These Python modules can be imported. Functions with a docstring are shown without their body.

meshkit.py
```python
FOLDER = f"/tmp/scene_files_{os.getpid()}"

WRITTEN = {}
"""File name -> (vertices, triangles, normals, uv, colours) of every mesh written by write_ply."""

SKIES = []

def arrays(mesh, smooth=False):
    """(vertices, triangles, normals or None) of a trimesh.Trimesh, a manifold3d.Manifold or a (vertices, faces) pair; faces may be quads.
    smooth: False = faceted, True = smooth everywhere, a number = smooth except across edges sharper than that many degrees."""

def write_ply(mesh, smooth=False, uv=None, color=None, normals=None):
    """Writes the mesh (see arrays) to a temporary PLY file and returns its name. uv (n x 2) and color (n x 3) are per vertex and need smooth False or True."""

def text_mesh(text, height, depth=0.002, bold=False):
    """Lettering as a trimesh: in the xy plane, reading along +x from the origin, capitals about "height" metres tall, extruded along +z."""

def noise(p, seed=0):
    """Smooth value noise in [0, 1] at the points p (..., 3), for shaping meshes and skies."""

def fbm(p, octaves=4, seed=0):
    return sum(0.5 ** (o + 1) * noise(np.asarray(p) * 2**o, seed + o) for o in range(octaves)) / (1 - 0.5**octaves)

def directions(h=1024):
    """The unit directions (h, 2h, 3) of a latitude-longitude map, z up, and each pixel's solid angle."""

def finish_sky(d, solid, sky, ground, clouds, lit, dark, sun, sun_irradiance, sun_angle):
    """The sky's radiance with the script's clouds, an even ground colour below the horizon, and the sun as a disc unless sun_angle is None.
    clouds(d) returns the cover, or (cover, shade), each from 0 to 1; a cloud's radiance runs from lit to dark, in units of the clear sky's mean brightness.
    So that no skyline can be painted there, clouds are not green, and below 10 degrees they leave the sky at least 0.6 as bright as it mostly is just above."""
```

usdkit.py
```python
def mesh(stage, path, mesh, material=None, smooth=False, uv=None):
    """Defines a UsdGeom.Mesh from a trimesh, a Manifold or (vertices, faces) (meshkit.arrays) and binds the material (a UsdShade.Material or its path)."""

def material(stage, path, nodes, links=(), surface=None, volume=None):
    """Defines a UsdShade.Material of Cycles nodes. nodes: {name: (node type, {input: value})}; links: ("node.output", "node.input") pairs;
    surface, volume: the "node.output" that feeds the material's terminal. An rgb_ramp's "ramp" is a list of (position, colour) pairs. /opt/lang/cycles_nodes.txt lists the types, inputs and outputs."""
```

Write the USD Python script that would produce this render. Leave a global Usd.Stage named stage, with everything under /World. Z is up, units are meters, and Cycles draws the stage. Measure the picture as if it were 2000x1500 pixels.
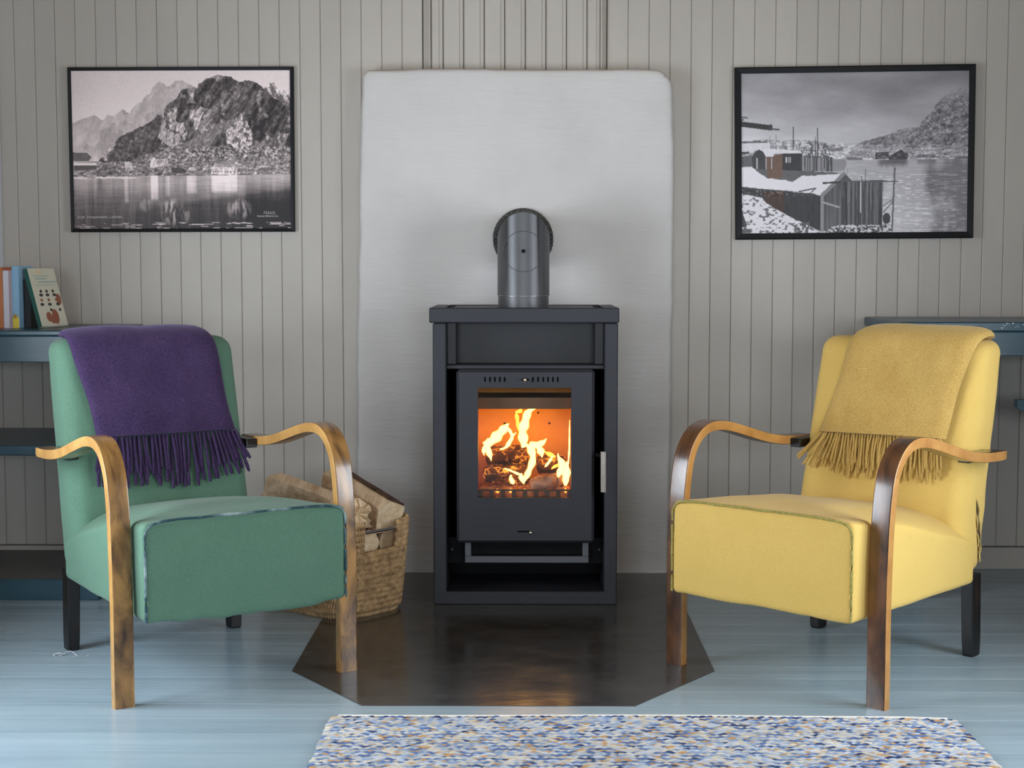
import math
import random
import numpy as np
import trimesh
import manifold3d as m3
import meshkit
import usdkit
from scipy.interpolate import CubicSpline
from shapely.geometry import Polygon
from pxr import Gf, Sdf, Usd, UsdGeom, UsdLux, UsdShade, Vt

random.seed(7)
rng = np.random.default_rng(7)
stage = Usd.Stage.CreateInMemory()
UsdGeom.SetStageUpAxis(stage, "Z")
UsdGeom.SetStageMetersPerUnit(stage, 1.0)
UsdGeom.Xform.Define(stage, "/World")
UsdGeom.Scope.Define(stage, "/World/Looks")

# ------------------------------------------------------------------ camera, sky, daylight, exposure
EXPOSURE = 0.43
PITCH, YAW, FPX = 0.0776, -0.0099, 2938.6
cam = UsdGeom.Camera.Define(stage, "/World/camera")
cam.AddTranslateOp().Set(Gf.Vec3d(0, 0, 1.0))
cam.AddRotateZOp().Set(-math.degrees(YAW))
cam.AddRotateXOp().Set(90 - math.degrees(PITCH))
cam.CreateHorizontalApertureAttr(36.0)
cam.CreateVerticalApertureAttr(27.0)
cam.CreateFocalLengthAttr(36.0 * FPX / 2000)
cam.CreateFStopAttr(6.3)
cam.CreateFocusDistanceAttr(3.75)
cam.CreateExposureAttr(EXPOSURE)
cam.CreateClippingRangeAttr(Gf.Vec2f(0.05, 200))

dome = UsdLux.DomeLight.Define(stage, "/World/sky")
dome.CreateIntensityAttr(0.6)
dome.CreateColorAttr(Gf.Vec3f(0.72, 0.84, 1.0))


def window_light(name, loc, w, h, rot, power, color):
    L = UsdLux.RectLight.Define(stage, "/World/" + name)
    L.AddTranslateOp().Set(Gf.Vec3d(*loc))
    if rot[0] == "y":
        L.AddRotateYOp().Set(rot[1])
        L.CreateWidthAttr(h)
        L.CreateHeightAttr(w)
    else:
        L.AddRotateXOp().Set(rot[1])
        L.CreateWidthAttr(w)
        L.CreateHeightAttr(h)
    L.CreateIntensityAttr(power)
    L.CreateColorAttr(Gf.Vec3f(*color))


RX0, RX1, RY0, RY1, RZ = -1.765, 1.745, -1.6, 4.948, 2.45   # inner faces of the room
DAY = (0.85, 0.92, 1.0)
# daylight outside each window (x / y centre, sill, width, height)
WIN_L = (2.90, 0.42, 1.20, 1.05)
WIN_R = (2.70, 0.42, 1.20, 1.05)
WIN_B = [(-0.80, 0.70, 1.1, 0.85), (0.80, 0.70, 1.1, 0.85)]
window_light("daylight_left", (RX0 - 0.16, WIN_L[0], WIN_L[1] + WIN_L[3] / 2), WIN_L[2], WIN_L[3], ("y", -90), 11.0, DAY)
window_light("daylight_right", (RX1 + 0.16, WIN_R[0], WIN_R[1] + WIN_R[3] / 2), WIN_R[2], WIN_R[3], ("y", 90), 8.5, DAY)
for i, (cx, s, w, h) in enumerate(WIN_B):
    window_light("daylight_front_%d" % (i + 1), (cx, RY0 - 0.16, s + h / 2), w, h, ("x", 90), 13.0, DAY)

# ------------------------------------------------------------------ helpers
used = {}


def numbered(parent, name):
    k = (parent, name)
    n = used.get(k, 0)
    used[k] = n + 1
    return name if n == 0 else "%s_%03d" % (name, n)


def say(p, label=None, cat=None, group=None, kind=None):
    for k, v in (("label", label), ("category", cat), ("group", group), ("kind", kind)):
        if v:
            p.SetCustomDataByKey(k, v)
    return p


ORIGIN = {}


def thing(name, label, cat, loc=(0, 0, 0), rotz=0.0, group=None, kind=None):
    path = "/World/" + numbered("/World", name)
    x = UsdGeom.Xform.Define(stage, path)
    x.AddTranslateOp().Set(Gf.Vec3d(*map(float, loc)))
    if rotz:
        x.AddRotateZOp().Set(math.degrees(rotz))
    ORIGIN[path] = np.asarray(loc, float)
    return say(x.GetPrim(), label, cat, group, kind)


def part(name, mesh, material, parent, smooth=False, label=None, world=False, tint=None, kind=None):
    pp = str(parent.GetPath())
    path = pp + "/" + numbered(pp, name)
    if hasattr(mesh, "to_mesh"):
        mesh = meshkit.arrays(mesh)[:2]
    if isinstance(mesh, (tuple, list)):
        v, f = np.asarray(mesh[0], float), np.asarray(mesh[1], int)
    else:
        v, f = np.array(mesh.vertices), np.array(mesh.faces)
    if world:
        o = ORIGIN["/".join(path.split("/")[:3])]
        v = v - o
    m = usdkit.mesh(stage, path, (v, f), material, smooth=smooth)
    if tint is not None:
        UsdGeom.PrimvarsAPI(m).CreatePrimvar("tint", Sdf.ValueTypeNames.Color3fArray, "vertex").Set(Vt.Vec3fArray.FromNumpy(np.asarray(tint, np.float32)))
    return say(m.GetPrim(), label, None, None, kind)


def single(name, mesh, material, label=None, cat=None, kind=None, smooth=False):
    path = "/World/" + numbered("/World", name)
    m = usdkit.mesh(stage, path, mesh, material, smooth=smooth)
    return say(m.GetPrim(), label, cat, None, kind)


def cat_(*ms):
    out = []
    for m in ms:
        if hasattr(m, "to_mesh"):
            m = trimesh.Trimesh(*meshkit.arrays(m)[:2], process=False)
        elif isinstance(m, (tuple, list)):
            f = np.asarray(m[1], int)
            if f.shape[1] == 4:
                f = np.vstack([f[:, [0, 1, 2]], f[:, [0, 2, 3]]])
            m = trimesh.Trimesh(np.asarray(m[0], float), f, process=False)
        out.append(m)
    return trimesh.util.concatenate(out)


def box(x0, x1, y0, y1, z0, z1):
    return trimesh.creation.box(bounds=[[x0, y0, z0], [x1, y1, z1]])


def cbox(x0, x1, y0, y1, z0, z1, r=0.003):
    """A box with chamfered edges."""
    c = np.array([(x0 + x1) / 2, (y0 + y1) / 2, (z0 + z1) / 2])
    h = np.array([x1 - x0, y1 - y0, z1 - z0]) / 2
    r = min(r, h.min() * 0.9)
    pts = []
    for s in np.ndindex(2, 2, 2):
        s = np.array(s) * 2 - 1
        for k in range(3):
            d = np.full(3, r)
            d[k] = 0
            pts.append(c + s * (h - d))
    return m3.Manifold.hull_points(np.array(pts))


def cyl(p, q, r, n=24, r2=None):
    p, q = np.asarray(p, float), np.asarray(q, float)
    d = q - p
    L = np.linalg.norm(d)
    m = trimesh.creation.cylinder(radius=r, height=L, sections=n)
    if r2 is not None:
        k = m.vertices[:, 2] > 0
        m.vertices[k, :2] *= r2 / r
    T = trimesh.geometry.align_vectors([0, 0, 1], d / L)
    T[:3, 3] = (p + q) / 2
    m.apply_transform(T)
    return m


def manifold(m):
    return m3.Manifold(m3.Mesh(np.asarray(m.vertices, np.float32), np.asarray(m.faces, np.uint32)))


def loft(rings, closed_ring=True, caps=True, closed_path=False):
    """Rings: (n, k, 3). Joined into one skin."""
    R = np.asarray(rings, float)
    n, k = R.shape[:2]
    v = R.reshape(-1, 3)
    f = []
    I = np.arange(n * k).reshape(n, k)
    a, b = (I, np.roll(I, -1, 0)) if closed_path else (I[:-1], I[1:])
    if closed_ring:
        a2, b2 = np.roll(a, -1, 1), np.roll(b, -1, 1)
    else:
        a, b, a2, b2 = a[:, :-1], b[:, :-1], a[:, 1:], b[:, 1:]
    f.append(np.stack([a, a2, b2], -1).reshape(-1, 3))
    f.append(np.stack([a, b2, b], -1).reshape(-1, 3))
    if caps and closed_ring and not closed_path:
        c0, c1 = R[0].mean(0), R[-1].mean(0)
        v = np.vstack([v, c0, c1])
        i = np.arange(k)
        f.append(np.stack([np.full(k, n * k), (i + 1) % k, i], -1))
        f.append(np.stack([np.full(k, n * k + 1), (n - 1) * k + i, (n - 1) * k + (i + 1) % k], -1))
    return trimesh.Trimesh(v, np.vstack(f), process=False)


def fixed(m):
    if m.volume < 0:
        m.invert()
    return m


def tube(path, r, k=8, flat=1.0, closed=False):
    P = np.asarray(path, float)
    r = np.broadcast_to(r, len(P))
    t = (np.roll(P, -1, 0) - np.roll(P, 1, 0)) if closed else np.gradient(P, axis=0)
    t /= np.maximum(np.linalg.norm(t, axis=1, keepdims=True), 1e-9)
    up = np.array([0, 0, 1.0]) if abs(t[:, 2]).mean() < 0.8 else np.array([0, 1.0, 0])
    a = np.cross(t, up)
    a /= np.maximum(np.linalg.norm(a, axis=1, keepdims=True), 1e-9)
    b = np.cross(a, t)
    th = np.arange(k) * 2 * np.pi / k
    rings = P[:, None] + r[:, None, None] * (np.cos(th)[None, :, None] * a[:, None] + flat * np.sin(th)[None, :, None] * b[:, None])
    return fixed(loft(rings, closed_path=closed))


def smooth_path(pts, n):
    P = np.asarray(pts, float)
    t = np.r_[0, np.cumsum(np.linalg.norm(np.diff(P, axis=0), axis=1))]
    return CubicSpline(t, P)(np.linspace(0, t[-1], n))


def grid_box(nx, ny, nz):
    """Unit cube skin [-1, 1]^3 of merged quads."""
    V, F, base = [], [], 0
    for ax, (na, nb) in ((0, (ny, nz)), (1, (nx, nz)), (2, (nx, ny))):
        for s in (-1, 1):
            a, b = np.meshgrid(np.linspace(-1, 1, na + 1), np.linspace(-1, 1, nb + 1), indexing="ij")
            P = np.zeros(a.shape + (3,))
            o = [k for k in range(3) if k != ax]
            P[..., ax], P[..., o[0]], P[..., o[1]] = s, a, b
            I = np.arange(a.size).reshape(a.shape) + base
            q = np.stack([I[:-1, :-1], I[1:, :-1], I[1:, 1:], I[:-1, 1:]], -1).reshape(-1, 4)
            if (s > 0) == (ax == 1):
                q = q[:, ::-1]
            V.append(P.reshape(-1, 3))
            F.append(np.vstack([q[:, [0, 1, 2]], q[:, [0, 2, 3]]]))
            base += a.size
    m = trimesh.Trimesh(np.vstack(V), np.vstack(F), process=False)
    m.merge_vertices(digits_vertex=6)
    return m


def round_box(h, r, n=(20, 20, 12), bias=True):
    m = grid_box(*n)
    h = np.asarray(h, float)
    v = m.vertices.copy()
    if bias:   # more rows near the edges
        v = np.sign(v) * (1 - (1 - np.abs(v)) ** 1.6)
    p = v * h
    q = np.clip(p, -(h - r), h - r)
    d = p - q
    L = np.linalg.norm(d, axis=1, keepdims=True)
    m.vertices = np.where(L > 1e-9, q + r * d / np.maximum(L, 1e-9), p)
    return m


def smoothstep(a, b, x):
    t = np.clip((x - a) / (b - a), 0, 1)
    return t * t * (3 - 2 * t)


# ------------------------------------------------------------------ materials
def lin(r, g, b):
    c = np.array([r, g, b], float) / 255
    return tuple(np.where(c <= 0.04045, c / 12.92, ((c + 0.055) / 1.055) ** 2.4))


def mat(name, c1, c2=None, scale=(6, 6, 6), lo=0.35, hi=0.65, detail=4.0, rough=0.5, rough2=None, bump=0.0, bscale=(60, 60, 60), bdist=0.002, bdetail=3.0, distortion=0.0, **p):
    nodes = {"tc": ("texture_coordinate", {}), "p": ("principled_bsdf", dict(base_color=c1, roughness=rough, **p))}
    links = []
    if c2 is not None:
        nodes["m1"] = ("mapping", {"scale": scale})
        nodes["n1"] = ("noise_texture", {"scale": 1.0, "detail": detail, "roughness": 0.55, "distortion": distortion})
        nodes["r1"] = ("rgb_ramp", {"ramp": [(lo, c1), (hi, c2)]})
        links += [("tc.object", "m1.vector"), ("m1.vector", "n1.vector"), ("n1.fac", "r1.fac"), ("r1.color", "p.base_color")]
        if rough2 is not None:
            nodes["rr"] = ("map_range", {"from_min": 0.3, "from_max": 0.7, "to_min": rough, "to_max": rough2})
            links += [("n1.fac", "rr.value"), ("rr.result", "p.roughness")]
    if bump:
        nodes["m2"] = ("mapping", {"scale": bscale})
        nodes["n2"] = ("noise_texture", {"scale": 1.0, "detail": bdetail, "roughness": 0.6})
        nodes["b"] = ("bump", {"strength": bump, "distance": bdist})
        links += [("tc.object", "m2.vector"), ("m2.vector", "n2.vector"), ("n2.fac", "b.height"), ("b.normal", "p.normal")]
    return usdkit.material(stage, "/World/Looks/" + name, nodes, links, surface="p.BSDF")


WALLC = (0.490, 0.452, 0.400)
M = {}
for i, k in enumerate((0.97, 1.0, 1.03)):
    M["board%d" % i] = mat("board_paint_%d" % i, tuple(c * k * 0.96 for c in WALLC), tuple(c * k * 1.03 for c in WALLC), scale=(5, 5, 2), rough=0.42, bump=0.25, bscale=(60, 60, 14), bdist=0.002)
M["plaster"] = mat("white_plaster", (0.61, 0.59, 0.57), (0.67, 0.65, 0.63), scale=(3, 3, 3), rough=0.7, bump=0.55, bscale=(9, 20, 60), bdist=0.006, bdetail=6.0)
M["wall"] = mat("room_paint", (0.34, 0.33, 0.32), (0.37, 0.36, 0.35), rough=0.6)
M["ceiling"] = mat("pine_ceiling", (0.42, 0.27, 0.14), (0.48, 0.32, 0.18), scale=(2, 40, 2), rough=0.5)
for i, k in enumerate((0.96, 1.0, 1.04)):
    M["plank%d" % i] = mat("floor_paint_%d" % i, tuple(c * k for c in (0.305, 0.405, 0.470)), tuple(c * k for c in (0.355, 0.455, 0.515)), scale=(1.2, 14, 5), rough=0.16, rough2=0.28, bump=0.16, bscale=(5, 45, 20), bdist=0.0025)
M["hearth"] = mat("hearth_steel", (0.044, 0.043, 0.042), (0.064, 0.062, 0.060), scale=(5, 9, 4), rough=0.13, rough2=0.24, bump=0.2, bscale=(7, 22, 6), bdist=0.004)
M["stove"] = mat("stove_enamel", (0.024, 0.025, 0.031), (0.028, 0.029, 0.036), scale=(4, 4, 4), rough=0.46, specular_ior_level=0.32, bump=0.15, bscale=(350, 350, 350), bdist=0.0004)
M["stove_dark"] = mat("stove_inside", (0.006, 0.006, 0.007), rough=0.7, specular_ior_level=0.15)
M["stove_niche"] = mat("stove_niche", (0.010, 0.010, 0.012), (0.013, 0.013, 0.015), rough=0.38, specular_ior_level=0.3)
M["pipe"] = mat("flue_paint", (0.085, 0.086, 0.089), (0.10, 0.10, 0.105), scale=(4, 4, 4), rough=0.40, bump=0.1, bscale=(300, 300, 300), bdist=0.0004, metallic=0.35)
M["gasket"] = mat("rope_gasket", (0.030, 0.029, 0.027), (0.10, 0.098, 0.09), scale=(160, 160, 160), rough=0.85, bump=0.8, bscale=(220, 220, 220), bdist=0.003)
M["drawer"] = mat("drawer_paint", (0.085, 0.09, 0.10), rough=0.45)
M["steel"] = mat("brushed_steel", (0.62, 0.58, 0.54), (0.75, 0.71, 0.66), scale=(200, 200, 6), rough=0.25, metallic=1.0)
M["brass"] = mat("pale_metal_knob", (0.78, 0.72, 0.60), rough=0.22, metallic=1.0)
M["lining"] = mat("firebrick", (0.80, 0.36, 0.085), (0.90, 0.43, 0.11), scale=(14, 14, 14), rough=0.9, bump=0.3, bscale=(40, 40, 40), bdist=0.003)
M["hole"] = mat("dark_hole", (0.03, 0.012, 0.006), rough=0.8)
M["char_plain"] = mat("charred_wood_cold", (0.05, 0.018, 0.008), (0.30, 0.12, 0.04), scale=(18, 60, 18), lo=0.4, hi=0.75, rough=0.9, bump=1.0, bscale=(30, 90, 30), bdist=0.01)
def glowing(name, c1, c2, k):
    return usdkit.material(stage, "/World/Looks/" + name, {
        "tc": ("texture_coordinate", {}), "m1": ("mapping", {"scale": (22, 60, 30)}), "n1": ("noise_texture", {"scale": 1.0, "detail": 5.0, "roughness": 0.65}),
        "r1": ("rgb_ramp", {"ramp": [(0.35, c1), (0.72, c2)]}), "v": ("voronoi_texture", {"feature": "distance_to_edge", "scale": 1.0}), "m2": ("mapping", {"scale": (45, 70, 60)}),
        "r2": ("rgb_ramp", {"ramp": [(0.0, (1, 1, 1)), (0.05, (0.4, 0.4, 0.4)), (0.14, (0, 0, 0))]}), "r3": ("rgb_ramp", {"ramp": [(0.50, (0, 0, 0)), (0.70, (1, 1, 1))]}),
        "mul": ("mix_color", {"blend_type": "multiply", "fac": 1.0}), "es": ("rgb_to_bw", {}), "ek": ("math", {"math_type": "multiply", "value2": k}),
        "b": ("bump", {"strength": 1.0, "distance": 0.006}), "p": ("principled_bsdf", {"roughness": 0.9, "emission_color": (1.0, 0.30, 0.03)})},
        [("tc.object", "m1.vector"), ("m1.vector", "n1.vector"), ("n1.fac", "r1.fac"), ("r1.color", "p.base_color"), ("tc.object", "m2.vector"), ("m2.vector", "v.vector"), ("v.distance", "r2.fac"), ("n1.fac", "r3.fac"),
         ("r2.color", "mul.a"), ("r3.color", "mul.b"), ("mul.result", "es.color"), ("es.val", "ek.value1"), ("ek.value", "p.emission_strength"), ("v.distance", "b.height"), ("b.normal", "p.normal")], surface="p.BSDF")


M["char"] = glowing("charred_wood", (0.030, 0.010, 0.005), (0.26, 0.085, 0.025), 3.0)
M["ash"] = mat("ash_log", (0.20, 0.10, 0.07), (0.50, 0.33, 0.26), scale=(30, 60, 30), rough=0.95, bump=0.8, bscale=(40, 90, 40), bdist=0.008)
M["frame"] = mat("black_frame", (0.005, 0.005, 0.006), rough=0.45, specular_ior_level=0.22)
M["blue"] = mat("blue_furniture_paint", (0.026, 0.070, 0.098), (0.034, 0.088, 0.120), scale=(3, 12, 12), rough=0.3, bump=0.25, bscale=(8, 50, 50), bdist=0.002)
M["paper"] = mat("page_edges", (0.72, 0.68, 0.58), (0.8, 0.76, 0.66), scale=(2, 2, 300), rough=0.8)
M["darkwood"] = mat("dark_stained_leg", (0.006, 0.005, 0.005), (0.035, 0.016, 0.008), scale=(40, 40, 9), lo=0.55, hi=0.85, rough=0.35, bump=0.3, bscale=(70, 70, 12), bdist=0.002)


def wood_strip(name, face1, face2, edge1, edge2):
    """Bent laminated wood: dark stained broad faces, honey coloured edges (the edge grain lies across local x)."""
    nodes = {
        "tc": ("texture_coordinate", {}),
        "sx": ("separate_xyz", {}),
        "ab": ("math", {"math_type": "absolute"}),
        "th": ("map_range", {"from_min": 0.55, "from_max": 0.80, "to_min": 0.0, "to_max": 1.0, "clamp": True}),
        "m1": ("mapping", {"scale": (17, 6, 6)}),
        "n1": ("noise_texture", {"scale": 1.0, "detail": 5.0, "roughness": 0.6, "distortion": 0.6}),
        "r1": ("rgb_ramp", {"ramp": [(0.38, face1), (0.64, face2)]}),
        "m2": ("mapping", {"scale": (10, 14, 14)}),
        "n2": ("noise_texture", {"scale": 1.0, "detail": 4.0, "roughness": 0.6}),
        "r2": ("rgb_ramp", {"ramp": [(0.3, edge1), (0.7, edge2)]}),
        "mix": ("mix_color", {}),
        "m3": ("mapping", {"scale": (160, 24, 24)}),
        "n3": ("noise_texture", {"scale": 1.0, "detail": 3.0}),
        "b": ("bump", {"strength": 0.12, "distance": 0.001}),
        "p": ("principled_bsdf", {"roughness": 0.30, "coat_weight": 0.5, "coat_roughness": 0.16}),
    }
    links = [("tc.normal", "sx.vector"), ("sx.x", "ab.value1"), ("ab.value", "th.value"), ("th.result", "mix.fac"),
             ("tc.object", "m1.vector"), ("m1.vector", "n1.vector"), ("n1.fac", "r1.fac"), ("r1.color", "mix.a"),
             ("tc.object", "m2.vector"), ("m2.vector", "n2.vector"), ("n2.fac", "r2.fac"), ("r2.color", "mix.b"),
             ("mix.result", "p.base_color"), ("tc.object", "m3.vector"), ("m3.vector", "n3.vector"), ("n3.fac", "b.height"), ("b.normal", "p.normal")]
    return usdkit.material(stage, "/World/Looks/" + name, nodes, links, surface="p.BSDF")


M["arm_green"] = wood_strip("arm_wood_worn", (0.040, 0.017, 0.006), (0.42, 0.215, 0.062), (0.40, 0.20, 0.055), (0.60, 0.34, 0.11))
M["arm_yellow"] = wood_strip("arm_wood_dark", (0.028, 0.012, 0.006), (0.15, 0.060, 0.022), (0.38, 0.165, 0.040), (0.55, 0.28, 0.08))


def cloth(name, c1, c2, cs=420, rough=0.9, sheen=0.10, tint=(1, 1, 1), bump=0.35, bs=500, weave=True):
    """Fabric: threads two ways, a heathered colour."""
    nodes = {
        "tc": ("texture_coordinate", {}),
        "m1": ("mapping", {"scale": (cs, cs, cs * (0.45 if weave else 1))}),
        "n1": ("noise_texture", {"scale": 1.0, "detail": 2.0, "roughness": 0.6}),
        "m0": ("mapping", {"scale": (7, 7, 7)}),
        "n0": ("noise_texture", {"scale": 1.0, "detail": 4.0, "roughness": 0.6}),
        "add": ("math", {"math_type": "multiply_add", "value2": 0.7, "value3": 0.0}),
        "add2": ("math", {"math_type": "multiply_add", "value2": 0.3}),
        "r1": ("rgb_ramp", {"ramp": [(0.36, c1), (0.64, c2)]}),
        "m2": ("mapping", {"scale": (bs, bs, bs * (0.6 if weave else 1))}),
        "n2": ("noise_texture", {"scale": 1.0, "detail": 2.0}),
        "b": ("bump", {"strength": bump, "distance": 0.0015}),
        "p": ("principled_bsdf", {"roughness": rough, "sheen_weight": sheen, "sheen_roughness": 0.45, "sheen_tint": tint, "specular_ior_level": 0.2}),
    }
    links = [("tc.object", "m1.vector"), ("m1.vector", "n1.vector"), ("tc.object", "m0.vector"), ("m0.vector", "n0.vector"),
             ("n1.fac", "add.value1"), ("n0.fac", "add2.value1"), ("add.value", "add2.value3"), ("add2.value", "r1.fac"), ("r1.color", "p.base_color"),
             ("tc.object", "m2.vector"), ("m2.vector", "n2.vector"), ("n2.fac", "b.height"), ("b.normal", "p.normal")]
    return usdkit.material(stage, "/World/Looks/" + name, nodes, links, surface="p.BSDF")


M["green"] = cloth("green_upholstery", (0.085, 0.172, 0.118), (0.110, 0.210, 0.147))
M["green_piping"] = mat("worn_piping", (0.020, 0.062, 0.075), (0.32, 0.42, 0.42), scale=(22, 22, 22), lo=0.45, hi=0.75, rough=0.9, bump=0.8, bscale=(400, 400, 400), bdist=0.002)
M["yellow"] = cloth("yellow_upholstery", (0.66, 0.443, 0.117), (0.72, 0.497, 0.146))
M["yellow_piping"] = mat("yellow_piping", (0.25, 0.21, 0.05), (0.40, 0.34, 0.09), scale=(200, 200, 200), rough=0.9)
M["batting"] = mat("torn_batting", (0.30, 0.19, 0.05), (0.62, 0.48, 0.18), scale=(120, 120, 40), rough=0.95, bump=1.0, bscale=(200, 200, 60), bdist=0.004)
M["purple"] = cloth("purple_wool", (0.024, 0.012, 0.048), (0.064, 0.038, 0.098), cs=330, sheen=0.3, tint=(0.6, 0.5, 0.8), bump=0.6, bs=420, weave=False)
M["mustard"] = cloth("mustard_wool", (0.45, 0.275, 0.070), (0.62, 0.42, 0.135), cs=330, sheen=0.3, tint=(1.0, 0.9, 0.6), bump=0.6, bs=420, weave=False)
M["logwood"] = mat("split_birch", (0.50, 0.335, 0.195), (0.78, 0.60, 0.41), scale=(38, 4, 38), rough=0.75, bump=0.8, bscale=(90, 8, 90), bdist=0.004)
M["logend"] = mat("log_end_grain", (0.68, 0.49, 0.29), (0.85, 0.69, 0.47), scale=(60, 10, 60), rough=0.8, bump=0.6, bscale=(140, 140, 140), bdist=0.003)
M["bark"] = mat("brown_bark", (0.045, 0.022, 0.012), (0.17, 0.085, 0.045), scale=(30, 14, 30), rough=0.9, bump=1.0, bscale=(60, 30, 60), bdist=0.008)
M["seagrass"] = mat("seagrass", (0.26, 0.155, 0.070), (0.64, 0.43, 0.22), scale=(45, 45, 70), lo=0.3, hi=0.7, rough=0.8, bump=0.5, bscale=(260, 260, 260), bdist=0.002)
M["chrome"] = mat("chrome_rod", (0.75, 0.75, 0.76), rough=0.15, metallic=1.0)


def tinted(name, rough=0.6, coat=0.0, attr="tint", **kw):
    return usdkit.material(stage, "/World/Looks/" + name, {"a": ("attribute", {"attribute": attr}), "p": ("principled_bsdf", dict(roughness=rough, coat_weight=coat, coat_roughness=0.05, **kw))}, [("a.color", "p.base_color")], surface="p.BSDF")


M["print"] = tinted("photo_print", rough=0.45, coat=0.0, specular_ior_level=0.35)
M["rag"] = tinted("rag_cotton", rough=0.95, specular_ior_level=0.1)


def plain(name, c, rough=0.5, **kw):
    if name not in M:
        M[name] = mat(name, c, rough=rough, **kw)
    return M[name]


def glass_mat(name, tint=(1, 1, 1), rough=0.0, ior=1.5):
    return usdkit.material(stage, "/World/Looks/" + name, {"t": ("transparent_bsdf", {"color": tint}), "g": ("glossy_bsdf", {"color": (1, 1, 1), "roughness": rough}), "lw": ("layer_weight", {"blend": 0.5}), "pw": ("math", {"math_type": "power", "value2": 5.0}), "f": ("math", {"math_type": "multiply_add", "value2": 0.9, "value3": 0.03}), "x": ("mix_closure", {})},
                           [("lw.facing", "pw.value1"), ("pw.value", "f.value1"), ("f.value", "x.fac"), ("t.BSDF", "x.closure1"), ("g.BSDF", "x.closure2")], surface="x.closure")


M["pane"] = glass_mat("window_glass")
M["fireglass"] = glass_mat("stove_glass", tint=(0.93, 0.90, 0.86), rough=0.02)
FLAME = 0.72


def flame_mat(name, core, rim, k):
    """Glowing gas: thick and bright where one looks through its middle, clear at its edges."""
    return usdkit.material(stage, "/World/Looks/" + name, {
        "lw": ("layer_weight", {"blend": 0.5}), "inv": ("math", {"math_type": "subtract", "value1": 1.0}), "pw": ("math", {"math_type": "power", "value2": 2.1}),
        "r": ("rgb_ramp", {"ramp": [(0.0, core), (0.30, core), (0.75, rim), (1.0, rim)]}),
        "e": ("emission", {"strength": k}), "t": ("transparent_bsdf", {}), "x": ("mix_closure", {})},
        [("lw.facing", "inv.value2"), ("inv.value", "pw.value1"), ("lw.facing", "r.fac"), ("r.color", "e.color"), ("pw.value", "x.fac"), ("t.BSDF", "x.closure1"), ("e.emission", "x.closure2")], surface="x.closure")


M["flame"] = flame_mat("flame", (1.0, 0.52, 0.11), (1.0, 0.30, 0.025), 9.0 * FLAME)
M["ember"] = flame_mat("ember_flame", (1.0, 0.36, 0.05), (1.0, 0.2, 0.01), 4.0 * FLAME)

# ------------------------------------------------------------------ room shell
fl = thing("floor", "pale blue painted plank floor", "floor", kind="structure")
part("subfloor", box(RX0, RX1, RY0, RY1 + 0.02, -0.08, -0.021), plain("subfloor_dark", (0.26, 0.33, 0.37), 0.8), fl)
PW = 0.112
y = RY1
k = 0
while y > 1.6:
    y0 = y - PW
    w = 0.0003
    prof = [(y0 + w, -0.02), (y - w, -0.02), (y - w, -0.0005), (y - w - 0.0008, 0), (y0 + w + 0.0008, 0), (y0 + w, -0.0005)]
    rings = [[(x, a, b) for a, b in prof] for x in (RX0, RX1)]
    part("plank", fixed(loft(rings)), M["plank%d" % [1, 0, 2, 1, 2, 0, 1][k % 7]], fl)
    y = y0
    k += 1
part("floorboards", box(RX0, RX1, RY0, y, -0.02, 0.0), M["plank1"], fl, label="planks nearer the viewer, out of the picture")

wb = thing("wall_back", "grey painted tongue and groove board wall behind the stove", "wall", kind="structure")
part("backing", box(RX0 - 0.1, RX1 + 0.1, RY1 + 0.018, RY1 + 0.12, 0, RZ), plain("board_gap", (0.16, 0.15, 0.14), 0.8), wb)


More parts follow.
